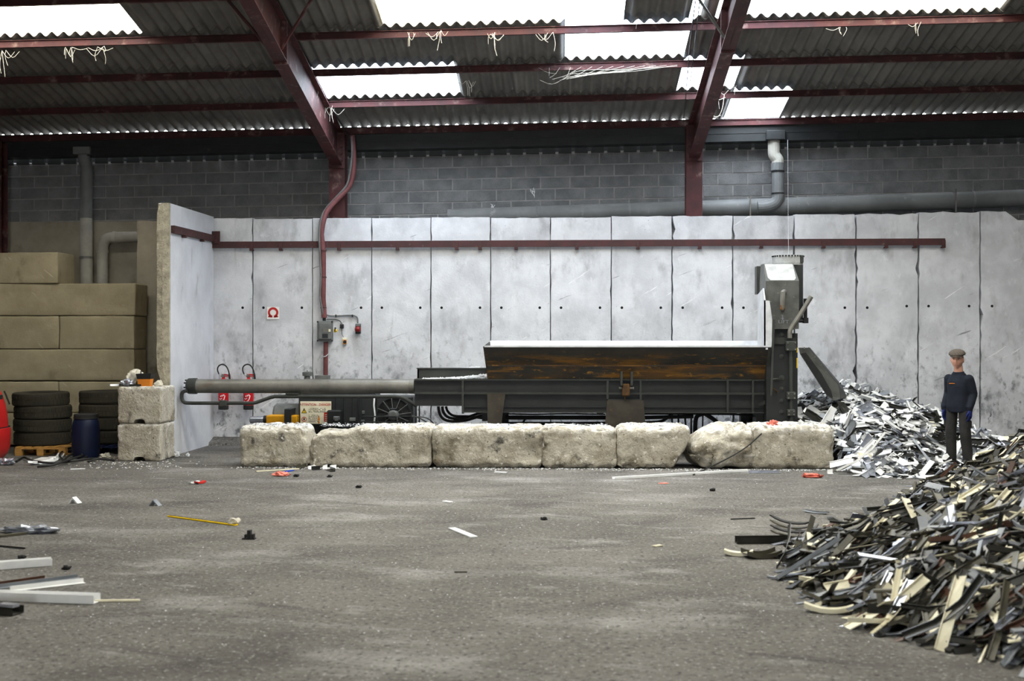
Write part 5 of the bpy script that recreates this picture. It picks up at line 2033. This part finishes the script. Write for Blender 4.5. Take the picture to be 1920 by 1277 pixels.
def heap_stuff(name, label, hf, area, n, seed, mats, weights, yaw, lens, wid, depth):
    r = random.Random(seed)
    V, Fc, MI = [], [], []
    # dark core under the pieces
    x0, x1, y0, y1 = area
    nx, ny = 40, 40
    for j in range(ny + 1):
        for i in range(nx + 1):
            x, y = x0 + (x1 - x0) * i / nx, y0 + (y1 - y0) * j / ny
            V.append((x, y, hf(x, y) - .07 if hf(x, y) > .06 else -.02))
    for j in range(ny):
        for i in range(nx):
            a = j * (nx + 1) + i
            Fc.append((a, a + 1, a + nx + 2, a + nx + 1)); MI.append(0)
    made = 0
    while made < n:
        x, y = r.uniform(x0, x1), r.uniform(y0, y1)
        z = hf(x, y)
        if z < .025:
            continue
        if r.random() > min(1, (9.0 / y) ** 1.2):
            continue
        if abs(x - MAN.x) < .26 and abs(y - MAN.y) < .3:
            continue
        made += 1
        gx, gy = grad(hf, x, y)
        Ln, Wd, H = r.uniform(*lens), r.uniform(*wid), r.uniform(.004, .03)
        a = r.gauss(*yaw) if r.random() < .75 else r.uniform(0, PI)
        bend = r.choice([0, 0, .02, .05, .09]) * Ln * r.choice([-1, 1])
        up = Vector((-gx, -gy, 1)).normalized()
        fx = Vector((math.cos(a), math.sin(a), 0))
        fx = (fx - up * fx.dot(up)).normalized()
        tilt = r.gauss(0, .22)
        fx = (fx + up * tilt).normalized()
        fy = up.cross(fx).normalized()
        roll = r.gauss(0, .5)
        fy = (fy * math.cos(roll) + fx.cross(fy) * math.sin(roll)).normalized()
        fz = fx.cross(fy)
        c = Vector((x, y, max(.012, z - r.random() * depth)))
        k0 = len(V)
        for u in (-.5, 0, .5):
            for v, t in ((-.5, 0), (.5, 0), (.5, 1), (-.5, .5)):
                q = c + fx * (u * Ln) + fy * (v * Wd + bend * (4 * u * u - .5) * .6) + fz * (t * H + bend * (4 * u * u))
                V.append((q.x, q.y, max(q.z, .002 + .004 * t)))
        mi = r.choices(range(len(mats)), weights)[0]
        for s in (0, 4):
            for j in range(4):
                a_, c_ = k0 + s + j, k0 + s + (j + 1) % 4
                Fc.append((a_, c_, c_ + 4, a_ + 4)); MI.append(mi)
        Fc.append((k0 + 3, k0 + 2, k0 + 1, k0)); MI.append(mi)
        Fc.append((k0 + 8, k0 + 9, k0 + 10, k0 + 11)); MI.append(mi)
    me = bpy.data.meshes.new(name)
    me.from_pydata(V, [], Fc)
    for m in mats:
        me.materials.append(m)
    me.polygons.foreach_set('material_index', MI)
    me.update()
    o = obj_from(name, me)
    return tag(o, label, 'scrap heap', kind='stuff')


def variants(name, mats, seed, lens, wid):
    """mesh data shared between alike offcuts: {material: [meshes]}"""
    r = random.Random(seed)
    out = {}
    for m in mats:
        out[m.name] = []
        for k in range(18):
            Ln = lens[0] + (lens[1] - lens[0]) * (k + .5) / 18
            bend, kind, wd = r.choice([0, 0, .05, .09]) * Ln, r.choice(['L', 'L', 'U', 'F']), r.uniform(*wid)
            me = profile_mesh(name, Ln, wd, r.uniform(.012, .035), .006, bend, r.choice([0, 0, .5, -.5]), 4, kind)
            size = 'short' if k < 6 else 'long' if k > 11 else 'medium'
            wide = 'broad' if wd > wid[0] + (wid[1] - wid[0]) * .55 else 'narrow'
            me['words'] = size + ' ' + wide + (' bent' if bend else ' straight')
            me['noun'] = {'L': 'lipped strip', 'U': 'channel', 'F': 'flat strip'}[kind]
            me.materials.append(m)
            out[m.name].append(me)
    return out


def heap_things(name, hf, var, kinds, zones, n, seed, pick, yaw):
    """n offcuts of their own on the visible surface; kinds: (material, weight, word); zones: (test, words)"""
    r = random.Random(seed)
    made = 0
    tries = 0
    used = set()
    while made < n and tries < 60000:
        tries += 1
        x, y = pick(r)
        z = hf(x, y)
        if z < .03:
            continue
        d = cam_px(x, y, z)
        if not (-20 < d[0] < 1945 and 700 < d[1] < 1290):
            continue
        gx, gy = grad(hf, x, y)
        up = Vector((-gx, -gy, 1)).normalized()
        if up.dot((Vector((0, 0, EYE)) - Vector((x, y, z))).normalized()) < .05:
            continue
        if math.hypot(x - MAN.x, y - MAN.y) < .3:
            continue
        zone = next(wd for test, wd in zones if test(x, y, z, d))
        for again in range(10):
            mt, wt, word = r.choices(kinds, [k[1] for k in kinds])[0]
            me = r.choice(var[mt.name])
            lb = f"{me['words']} {word} {me['noun']} {zone}"
            if lb not in used:
                break
        used.add(lb)
        a = r.gauss(*yaw) if r.random() < .78 else r.uniform(0, PI)
        fx = Vector((math.cos(a), math.sin(a), 0))
        fx = (fx - up * fx.dot(up)).normalized()
        fx = (fx + up * r.gauss(0, .14)).normalized()
        fy = up.cross(fx).normalized()
        roll = r.gauss(0, .4)
        fy = (fy * math.cos(roll) + fx.cross(fy) * math.sin(roll)).normalized()
        fz = fx.cross(fy)
        o = obj_from(name, me)
        L_ = max(v.co.x for v in me.vertices)
        zz = max(z + .004, abs(fx.z) * L_ * .9 + .004)
        o.matrix_world = Matrix((fx, fy, fz)).transposed().to_4x4()
        o.location = (x, y, zz + .012 * r.random())
        tag(o, lb, 'offcut', lb)
        made += 1


def cam_px(x, y, z):
    v = Vector((x, y, z - EYE))
    rx = v.x * math.cos(YAW) + v.y * math.sin(YAW)
    ry = -v.x * math.sin(YAW) + v.y * math.cos(YAW)
    return 960 + F_PX * rx / ry, 638.5 - F_PX * v.z / ry


# dark and cream heap, near right
heap_stuff('scrap_heap', 'mass of mixed black and cream profile offcuts making up the big heap at the right', h1, (1.7, 9.0, 6.2, 18.0), 7500, 51,
           [M_black, M_char, M_olive, M_cream, M_grey, M_brown, M_silver], [0, 58, 16, 13, 6, 3, 4], (.62, .5), (.18, .62), (.018, .06), .12)
mats1 = [M_char, M_olive, M_cream, M_grey, M_brown, M_silver]
var1 = variants('profile_offcut', mats1, 61, (.22, .66), (.028, .075))
kinds1 = [(M_char, 50, 'black'), (M_olive, 16, 'dun'), (M_cream, 20, 'cream'), (M_grey, 7, 'grey'), (M_brown, 3, 'brown'), (M_silver, 5, 'silver')]
zones1 = [(lambda x, y, z, d: d[1] < 900, 'near the dark heap crest below the person'),
          (lambda x, y, z, d: d[0] < 1520, 'at the left tip of the dark heap'),
          (lambda x, y, z, d: d[0] < 1620 and d[1] < 1020, 'on the far left edge of the dark heap'),
          (lambda x, y, z, d: d[0] < 1640, 'at low front left of the dark heap'),
          (lambda x, y, z, d: z < .25 and d[0] < 1780, 'at mid front foot of the dark heap'),
          (lambda x, y, z, d: z < .25, 'at front foot of the dark heap, lower right'),
          (lambda x, y, z, d: d[1] < 990 and d[0] < 1800, 'on upper slope of the dark heap, left half'),
          (lambda x, y, z, d: d[1] < 990, 'on upper slope of the dark heap, by right edge'),
          (lambda x, y, z, d: d[0] < 1760, 'in middle of the dark heap, left half'),
          (lambda x, y, z, d: d[1] < 1080, 'in middle of the dark heap, by right edge'),
          (lambda x, y, z, d: True, 'on lower slope of the dark heap by right edge')]


def pick1(r):
    px = 1375 + 560 * r.random() ** .75
    py = 820 + 410 * r.random() ** .9
    # march the view ray down to the heap
    d = ray(px, py)
    t = 6.0
    while t < 19:
        p = Vector((0, 0, EYE)) + d * t
        if p.z <= h1(p.x, p.y):
            return p.x, p.y
        if p.z < 0:
            break
        t += .05
    return 0, 0


heap_things('profile_offcut', h1, var1, kinds1, zones1, 300, 71, pick1, (.62, .45))

# white heap behind, against the wall
heap_stuff('scrap_heap', 'mass of white and grey plastic strips heaped against the wall beside the shear', h2, (3.2, 7.8, 16.7, 21.3), 3200, 52,
           [M_black, M_white, M_grey, M_char, M_silver, M_cream], [0, 50, 16, 28, 5, 1], (.3, 1.1), (.2, .7), (.03, .10), .12)
mats2 = [M_white, M_grey, M_char, M_silver]
var2 = variants('plastic_strip', mats2, 62, (.25, .9), (.045, .13))
kinds2 = [(M_white, 60, 'white'), (M_grey, 12, 'grey'), (M_char, 21, 'black'), (M_silver, 7, 'silver')]
zones2 = [(lambda x, y, z, d: d[0] < 1560, 'beside the shear head, white heap'),
          (lambda x, y, z, d: d[0] > 1830, 'in the white heap right of the person'),
          (lambda x, y, z, d: d[0] > 1745, 'around the person in the white heap'),
          (lambda x, y, z, d: d[1] < 790 and d[0] < 1650, 'on white heap crest below the chute'),
          (lambda x, y, z, d: d[1] < 790, 'on white heap crest, nearer the person'),
          (lambda x, y, z, d: d[1] > 850 and d[0] < 1650, 'at white heap foot beside the barrier end'),
          (lambda x, y, z, d: d[1] > 850, 'at white heap foot before the person'),
          (lambda x, y, z, d: d[0] < 1650, 'in middle of the white heap, left half'),
          (lambda x, y, z, d: True, 'in middle of the white heap, right half')]


def pick2(r):
    px, py = r.uniform(1500, 1860), 742 + 152 * r.random()
    d = ray(px, py)
    t = 15.5
    while t < 22:
        p = Vector((0, 0, EYE)) + d * t
        if p.y > 21.25:
            break
        if p.z <= h2(p.x, p.y):
            return p.x, p.y
        t += .05
    return 0, 0


heap_things('plastic_strip', h2, var2, kinds2, zones2, 300, 72, pick2, (.35, .9))
strip_at((1640, 886), (1735, 889), .06, .02, M_brown, 'long brown edged white profile at the foot of the white heap', kind='L')
strip_at((1700, 880), (1785, 884), .09, .04, M_white, 'long white profile lying flat at the foot of the white heap', kind='U')
# loose pieces lying out from the dark heap
strip_at((1380, 1019), (1482, 1018), .09, .06, M_char, 'black channel offcut pointing out from the left tip of the dark heap', kind='U')
strip_at((1358, 1041), (1412, 1043), .09, .03, M_cream, 'cream offcut with a split end at the far left tip of the dark heap', kind='F', bend=.02)
strip_at((1395, 1046), (1460, 1044), .16, .04, M_olive, 'dusty dark curled offcut beside the split cream one', kind='U', bend=.03)
for k in range(4):
    strip_at((1448, 983 + k * 7), (1515, 997 + k * 5), .075, .012, [M_char, M_olive, M_char, M_olive][k], ['uppermost', 'second', 'third', 'lowest'][k] + ' strip of the dark fan behind the left tip of the heap', kind='F', bend=.03, z=.05 - k * .014, twist=.5)
strip_at((1508, 1146), (1600, 1152), .07, .03, M_cream, 'curved cream offcut lying apart in front of the dark heap', kind='F', bend=.03)
strip_at((1552, 1143), (1690, 1141), .10, .06, M_olive, 'long dark grey profile behind the curved cream offcut', kind='U')
strip_at((1632, 1178), (1660, 1164), .10, .05, M_olive, 'small crumpled dark offcut lying before the heap', kind='U', bend=.03)
strip_at((1480, 1093), (1520, 1104), .03, .012, M_cream, 'thin cream sliver at the front of the left tip', kind='F')
strip_at((1440, 1083), (1500, 1094), .03, .012, M_grey, 'thin grey sliver at the front of the left tip', kind='F')
strip_at((1505, 1101), (1572, 1093), .09, .03, M_cream, 'pale broad offcut low on the front of the left tip', kind='F', bend=.02, z=.03)
strip_at((1590, 1112), (1676, 1100), .14, .03, M_cream, 'broad cream blade-shaped offcut at the front edge of the heap', kind='F', bend=.03, z=.05)
strip_at((1660, 1158), (1755, 1154), .08, .05, M_brown, 'brown offcut with a pale edge low at the front of the heap', kind='L', z=.02)
strip_at((1830, 1222), (1930, 1232), .04, .02, M_grey, 'thin grey strip at the lowest front corner of the heap', kind='F')
strip_at((1802, 1196), (1876, 1188), .05, .03, M_cream, 'cream strip at the lowest front corner of the heap', kind='L', z=.02)
strip_at((1804, 1212), (1874, 1202), .05, .03, M_cream, 'second cream strip, just below the first, at the lowest front corner', kind='L', z=.01)

# ================================================================== the person
def capsule(bm, p0, p1, r0, r1, n=16, sx=1.0, sy=1.0):
    p0, p1 = Vector(p0), Vector(p1)
    d = (p1 - p0)
    dn = d.normalized()
    up = Vector((0, 1, 0)) if abs(dn.y) < .9 else Vector((1, 0, 0))
    x = up.cross(dn).normalized()
    y = dn.cross(x).normalized()
    rings = []
    for a in (-80, -50, -20):
        rings.append((p0 + dn * r0 * math.sin(R(a)), r0 * math.cos(R(a))))
    for t in (0, .33, .66, 1):
        rings.append((p0 + d * t, r0 + (r1 - r0) * t))
    for a in (20, 50, 80):
        rings.append((p1 + dn * r1 * math.sin(R(a)), r1 * math.cos(R(a))))
    m = MB(); m.b.free(); m.b = bm
    m.loft([[c + (x * math.cos(t) * sx + y * math.sin(t) * sy) * q for t in [2 * PI * k / n for k in range(n)]] for c, q in rings])


def ellip_loft(bm, secs, n=24):
    """secs: (z, cx, cy, rx, ry)"""
    m = MB(); m.b.free(); m.b = bm
    m.loft([[(cx + rx * math.cos(t), cy + ry * math.sin(t), z) for t in [2 * PI * k / n for k in range(n)]] for z, cx, cy, rx, ry in secs])


def remesh(name, bm, voxel, m, parent, smooth_it=4):
    bmesh.ops.recalc_face_normals(bm, faces=bm.faces)
    me = bpy.data.meshes.new(name)
    bm.to_mesh(me); bm.free()
    o = obj_from(name, me)
    md = o.modifiers.new('r', 'REMESH'); md.mode = 'VOXEL'; md.voxel_size = voxel
    if smooth_it:
        s = o.modifiers.new('s', 'SMOOTH'); s.iterations = smooth_it; s.factor = .5
    dg = bpy.context.evaluated_depsgraph_get()
    me2 = bpy.data.meshes.new_from_object(o.evaluated_get(dg))
    o.modifiers.clear()
    o.data = me2
    me2.materials.clear(); me2.materials.append(m)
    me2.shade_smooth()
    o.parent = parent
    return o


man = thing('person', 'standing person in a flat cap, navy sweatshirt, dark trousers and blue work gloves', 'person', (MAN.x, MAN.y, .02))
man.rotation_euler = (0, 0, R(-50))
HC_ = Vector((0, -.03, 1.545))
# joints (facing -y)
HIP = [Vector((s * .095, 0, .90)) for s in (-1, 1)]
KNE = [Vector((-.115, -.02, .48)), Vector((.12, -.015, .48))]
ANK = [Vector((-.125, .02, .09)), Vector((.135, .03, .09))]
SHO = [Vector((s * .165, .01, 1.285)) for s in (-1, 1)]
ELB = [Vector((-.205, .055, 1.045)), Vector((.208, .06, 1.045))]
WRI = [Vector((-.208, -.045, .815)), Vector((.21, -.03, .815))]
HEAD_TURN = Matrix.Translation(HC_) @ Matrix.Rotation(R(24), 4, 'Z') @ Matrix.Translation(-HC_)
HS = 1.17
HC = HC_


def head_part(bm):
    g = bmesh.ops.create_uvsphere(bm, u_segments=40, v_segments=28, radius=1)
    for v in g['verts']:
        p = v.co.copy()
        x, y, z = p.x * .074, p.y * .094, p.z * .118
        f = max(0, -p.y)                       # front
        if p.z < 0:
            x *= 1 - .30 * (-p.z) ** 1.5
            y *= 1 - .16 * (-p.z) ** 2
            if p.y < 0: y -= .012 * (-p.z) * f
        def gs(cx, cz, s): return math.exp(-(((x - cx) / s) ** 2 + ((z - cz) / s) ** 2))
        if f > .2:
            y -= .020 * math.exp(-((x / .012) ** 2 + ((z + .022) / .022) ** 2)) + .010 * math.exp(-((x / .010) ** 2 + ((z - .002) / .03) ** 2))
            y += .009 * (gs(.031, .006, .017) + gs(-.031, .006, .017))
            y -= .007 * (gs(.03, .03, .018) + gs(-.03, .03, .018) + gs(0, .032, .02))
            y -= .006 * (gs(.042, -.026, .02) + gs(-.042, -.026, .02))
            y -= .006 * math.exp(-((x / .026) ** 2 + ((z + .062) / .012) ** 2)) + .008 * math.exp(-((x / .02) ** 2 + ((z + .098) / .016) ** 2))
        v.co = HC + Vector((x, y, z)) * HS
    for s in (-1, 1):
        g = bmesh.ops.create_uvsphere(bm, u_segments=16, v_segments=10, radius=1)
        for v in g['verts']:
            v.co = HC + Vector((s * .074 + v.co.x * .010, .012 + v.co.y * .018 + abs(v.co.z) * .004, -.004 + v.co.z * .032)) * HS


bm = bmesh.new()
head_part(bm)
bmesh.ops.transform(bm, matrix=HEAD_TURN, verts=bm.verts)
capsule(bm, (0, .012, 1.33), (0, -.010, 1.48), .066, .062)
ellip_loft(bm, [(.80, 0, 0, .12, .085), (.90, 0, 0, .14, .10), (1.02, 0, 0, .13, .09), (1.15, 0, 0, .135, .09), (1.22, 0, 0, .135, .088), (1.27, 0, .005, .10, .07), (1.32, 0, .01, .06, .055)])
for i in (0, 1):
    capsule(bm, SHO[i] + Vector((0, 0, -.07)), ELB[i], .042, .040)
    capsule(bm, ELB[i], WRI[i], .042, .029)
    capsule(bm, HIP[i], KNE[i], .078, .056)
    capsule(bm, KNE[i], ANK[i], .054, .038)
    capsule(bm, ANK[i] + Vector((0, .02, -.04)), ANK[i] + Vector((0, -.13, -.055)), .036, .03)
body = remesh('body', bm, .007, M_skin, man, 3)
# face details
for s in (-1, 1):
    b = MB()
    g = bmesh.ops.create_uvsphere(b.b, u_segments=14, v_segments=10, radius=1)
    for v in b.b.verts: v.co = HC + Vector((s * .030 + v.co.x * .013, -.0775 + v.co.y * .008, .006 + v.co.z * .006)) * HS
    e = b.build('eye', M_eye, man, local=True, smooth=True, angle=180)
    b = MB()
    bmesh.ops.create_uvsphere(b.b, u_segments=10, v_segments=8, radius=1)
    for v in b.b.verts: v.co = HC + Vector((s * .030 - .001 + v.co.x * .0055, -.083 + v.co.y * .004, .006 + v.co.z * .0055)) * HS
    b.build('iris', M_ink, e, local=True, smooth=True, angle=180)
    b = MB()
    b.tube([HC + Vector((s * .014, -.092, .022)) * HS, HC + Vector((s * .030, -.091, .027)) * HS, HC + Vector((s * .046, -.080, .021)) * HS], [.003, .0045, .002], 6)
    b.build('eyebrow', M_hair, man, local=True)
b = MB()
b.tube([HC + Vector((x, y, z)) * HS for x, y, z in ((-.022, -.089, -.064), (-.01, -.0985, -.062), (0, -.0995, -.063), (.01, -.0985, -.062), (.022, -.089, -.064))], [.002, .004, .004, .004, .002], 6)
b.build('mouth', M_lip, man, local=True)
# hair round the back and sides
b = MB()
g = bmesh.ops.create_uvsphere(b.b, u_segments=28, v_segments=20, radius=1)
for v in b.b.verts:
    p = v.co
    v.co = HC + Vector((p.x * .0785, p.y * .099 + .004, p.z * .12)) * HS
kill = [v for v in b.b.verts if (v.co - HC).y < -.018 and (v.co - HC).z < .06 or (v.co - HC).z < -.055 or ((v.co - HC).y < .02 and (v.co - HC).z < -.02)]
bmesh.ops.delete(b.b, geom=kill, context='VERTS')
b.build('hair', M_hair, man, local=True, smooth=True, angle=180)
# flat cap
b = MB()
g = bmesh.ops.create_uvsphere(b.b, u_segments=36, v_segments=20, radius=1)
for v in b.b.verts:
    p = v.co.copy()
    zz = p.z
    x, y = p.x * .118, p.y * .146 - .012
    z = .088 + (zz * .072 if zz > 0 else zz * .034)
    z += -.012 * (-p.y) * (1 if p.y < 0 else .3) + .010 * p.y
    v.co = HC + Vector((x, y, z))
cap = b.build('flat_cap', M_cap, man, local=True, smooth=True, angle=180)
b = MB()
rings = []
for t, wd, z in ((0, .092, .066), (.5, .082, .052), (1, .046, .038)):
    yy = -.100 - .066 * t
    rings.append([HC + Vector((-wd, yy + .02, z - .004)), HC + Vector((0, yy - .012, z + .004)), HC + Vector((wd, yy + .02, z - .004)), HC + Vector((wd, yy + .02, z + .004)), HC + Vector((0, yy - .012, z + .014)), HC + Vector((-wd, yy + .02, z + .004))])
b.loft(rings)
b.build('cap_peak', M_cap, cap, local=True)
for ch in list(man.children):
    if ch.name.split('.')[0] in ('eye', 'eyebrow', 'mouth', 'hair', 'flat_cap'):
        ch.data.transform(HEAD_TURN)
        for g in ch.children:
            g.data.transform(HEAD_TURN)
# sweatshirt
bm = bmesh.new()
ellip_loft(bm, [(.775, 0, 0, .166, .116), (.785, 0, 0, .174, .122), (.81, 0, 0, .178, .126), (.85, 0, -.002, .178, .128), (.90, 0, -.004, .174, .128), (1.02, 0, -.004, .164, .124), (1.16, 0, 0, .170, .130), (1.235, 0, .004, .174, .122), (1.295, 0, .008, .150, .100), (1.332, 0, .01, .110, .086), (1.362, 0, .006, .080, .074)], 32)
for i in (0, 1):
    capsule(bm, SHO[i] + Vector((0, 0, -.02)), ELB[i], .070, .060)
    capsule(bm, ELB[i], WRI[i] + Vector((0, 0, .045)), .060, .049)
    capsule(bm, WRI[i] + Vector((0, 0, .02)), WRI[i] + Vector((0, 0, -.0)), .040, .038)
for v in bm.verts:
    p = v.co
    k = .006 * noise.noise(p * 9) + .007 * noise.noise(Vector((p.x * 6, p.y * 6, p.z * 16 + 4)))
    v.co += Vector((p.x, p.y, 0)).normalized() * k if (p.x or p.y) else Vector()
sw = remesh('sweatshirt', bm, .009, M_navy, man, 3)
b = MB()
b.loft([[(q * math.cos(t), q * math.sin(t) * .97 + .004, z + .006 * math.sin(t)) for t in [2 * PI * k / 28 for k in range(28)]] for z, q in ((1.346, .086), (1.368, .080), (1.373, .072), (1.352, .068))], cap=False)
b.build('collar', M_navy, sw, local=True, smooth=True, angle=180)
# chest lettering, too small to read
b = MB()
rnd = random.Random(2)
for k in range(9):
    x = -.07 + k * .010 + (.004 if k > 4 else 0)
    y = -.131
    b.box((x, y - .002, 1.195), (x + .006, y + .012, 1.195 + rnd.choice([.008, .012])))
b.build('chest_lettering', M_orange, sw, local=True)
# trousers
bm = bmesh.new()
ellip_loft(bm, [(.80, 0, 0, .15, .105), (.86, 0, 0, .165, .118), (.92, 0, 0, .160, .114), (.97, 0, 0, .150, .105)])
for i in (0, 1):
    capsule(bm, HIP[i] + Vector((0, 0, -.05)), KNE[i], .086, .078)
    capsule(bm, KNE[i], ANK[i] + Vector((0, 0, .02)), .078, .074)
for v in bm.verts:
    p = v.co
    v.co += Vector((noise.noise(p * 11), noise.noise(p * 11 + Vector((5, 0, 0))), 0)) * .009
tr_ = remesh('trousers', bm, .009, M_trouser, man, 2)
for s in (-1, 1):
    b = MB()
    b.box((s * .182 - .03, -.06, .55), (s * .182 + .012, .05, .66), bev=.012)
    b.build('thigh_pocket', M_trouser, tr_, local=True)
# boots
for i in (0, 1):
    bm = bmesh.new()
    a = ANK[i]
    capsule(bm, a + Vector((0, .02, .08)), a + Vector((0, .025, -.03)), .055, .048)
    capsule(bm, a + Vector((0, .03, -.042)), a + Vector((0, -.15, -.05)), .047, .040, sx=1.0)
    for v in bm.verts: v.co.z = max(v.co.z, .002)
    remesh('boot', bm, .008, M_ink, man, 2)
# gloves: palm, four unequal bent fingers, thumb from the side of the palm
for i, s in ((0, -1), (1, 1)):
    bm = bmesh.new()
    wv = WRI[i]
    def hp3(x, y, z): return wv + Vector((s * x, y, z))     # x outwards, y back, z up; palm faces the thigh
    capsule(bm, hp3(0, 0, .03), hp3(0, -.002, -.02), .034, .034)
    capsule(bm, hp3(0, -.02, -.04), hp3(0, -.024, -.085), .020, .019)
    capsule(bm, hp3(0, 0, -.04), hp3(0, -.002, -.09), .021, .020)
    capsule(bm, hp3(0, .02, -.04), hp3(0, .02, -.085), .019, .018)
    for yo, l1, l2, l3 in ((-.036, .036, .026, .020), (-.013, .040, .030, .022), (.010, .037, .027, .021), (.032, .028, .020, .017)):
        p = hp3(0, yo, -.088)
        q = p + Vector((-s * .006, -.002, -l1))
        t = q + Vector((-s * .014, -.001, -l2 * .85))
        u = t + Vector((-s * .016, 0, -l3 * .5))
        capsule(bm, p, q, .0105, .0100, 10); capsule(bm, q, t, .0100, .0094, 10); capsule(bm, t, u, .0094, .0084, 10)
    p = hp3(-.004, -.034, -.036)
    q = hp3(-.012, -.062, -.064)
    t = hp3(-.020, -.068, -.094)
    capsule(bm, hp3(0, -.018, -.02), p, .018, .016, 10); capsule(bm, p, q, .0145, .012, 10); capsule(bm, q, t, .012, .0095, 10)
    remesh('glove', bm, .0042, M_glove, man, 2)

# ================================================================== cobwebs, wires
def web(pts_list, label, r=.004, extra=0, seed=0):
    b = MB()
    rr = random.Random(seed)
    for pts in pts_list:
        b.tube(smooth_path(pts, 3) if len(pts) > 2 else pts, r, 4)
    o = b.build('cobweb', M_cobweb)
    return tag(o, label, 'cobweb', kind='stuff')


def hang(px, py, ln, Y, seed, n=3):
    rr = random.Random(seed)
    out = []
    for k in range(n):
        q = P(px + rr.uniform(-9, 9), py + rr.uniform(-2, 2), Y)
        e = q + Vector((rr.uniform(-.05, .05), rr.uniform(-.04, .04), -ln * rr.uniform(.3, 1)))
        out.append([q, (q + e) / 2 + Vector((rr.uniform(-.03, .03), 0, rr.uniform(-.03, .03))), e])
        if rr.random() < .6:
            e2 = q + Vector((rr.uniform(.1, .25) * rr.choice([-1, 1]), 0, -.02))
            out.append([q, (q + e2) / 2 + Vector((0, 0, -.1 * rr.random() - .03)), e2])
    return out


for k, (px, py, ln, Y, la) in enumerate(((8, 96, .45, 18.2, 'cobweb strands under the purlin at the far left'), (128, 90, .35, 18.2, 'looped cobweb under the first left roof light'), (190, 88, .3, 18.2, 'thin cobweb under the purlin right of the looped one'),
                                         (770, 60, .25, 18.2, 'cobweb under the middle bay roof light, left part'), (830, 58, .3, 18.2, 'cobweb hanging at a roof light joint in the middle bay'), (925, 62, .4, 18.2, 'long cobweb strand hanging in the middle bay'),
                                         (1028, 62, .3, 18.2, 'forked cobweb under the purlin, middle bay'), (1190, 22, .3, 18.2, 'cobweb hanging before the dark sheet by the right rafter'), (1345, 168, .5, 20.9, 'ragged cobweb clump right of the right rafter'), (1390, 158, .3, 20.9, 'cobweb beside the leaking roof light, right bay'),
                                         (1580, 50, .18, 18.2, 'short cobweb under the right bay roof lights'), (1724, 42, .3, 18.2, 'cobweb at the joint of the right bay roof lights'), (615, 200, .3, 20.9, 'cobweb in the corner of the left rafter'), (598, 160, .35, 20.2, 'dusty cobweb along the top of the left rafter'),
                                         (875, 150, .3, 19.6, 'cobweb strand under the middle bay purlin'))):
    web(hang(px, py, ln, Y, k + 3, 5 if k in (1, 8, 12) else 3), la, .0026)
# draped net in the middle bay
rr = random.Random(77)
net = []
for k in range(14):
    t = k / 13
    a = P(1010 + 260 * t, 127 - 5 * t, 19.55)
    e = P(1012 + 60 * t + rr.uniform(0, 40), 138 + 20 * math.sin(t * 3) * (1 - t), 19.55)
    net.append([a, (a + e) / 2 + Vector((0, 0, -.03)), e])
net.append([P(1012, 150, 19.55), P(1035, 158, 19.55), P(1060, 146, 19.55), P(1090, 132, 19.55), P(1180, 130, 19.55), P(1270, 124, 19.55)])
web(net, 'wide dusty cobweb net draped from a purlin in the middle bay', .002)
web([[P(1322, 190, 20.9), P(1330, 212, 20.9), P(1345, 219, 20.9), P(1354, 205, 20.9), P(1358, 178, 20.9)], [P(1320, 205, 20.9), P(1335, 222, 20.9), P(1352, 216, 20.9)], [P(1330, 185, 20.9), P(1345, 188, 20.9), P(1360, 183, 20.9)]], 'looping cobweb strands under the small roof light by the right rafter', .006)
for pts, la, m2 in (([(1304, 0), (1293, 90), (1285, 190), (1281, 230)], 'dark cable running down beside the right rafter', M_black), ([(1312, 0), (1301, 100), (1292, 170)], 'second dark cable beside the right rafter', M_black)):
    b = MB()
    b.tube([P(x, y, 17.0 + 3.9 * i / (len(pts) - 1)) for i, (x, y) in enumerate(pts)], .008, 5)
    tag(b.build('cable', m2), la, 'cable')
b = MB()
b.tube([P(1477, 262, 21.6), P(1478.5, 490, 19.5)], .0022, 5)
tag(b.build('wire', M_bright), 'thin pale wire rising from the top of the shear head', 'wire')
b = MB()
b.tube([P(515, 8, 17.3), P(560, 90, 18.6), P(610, 190, 20.9), P(652, 250, 22.0)], .012, 6)
tag(b.build('cable', M_black), 'dark cable following the upper edge of the left rafter', 'cable')
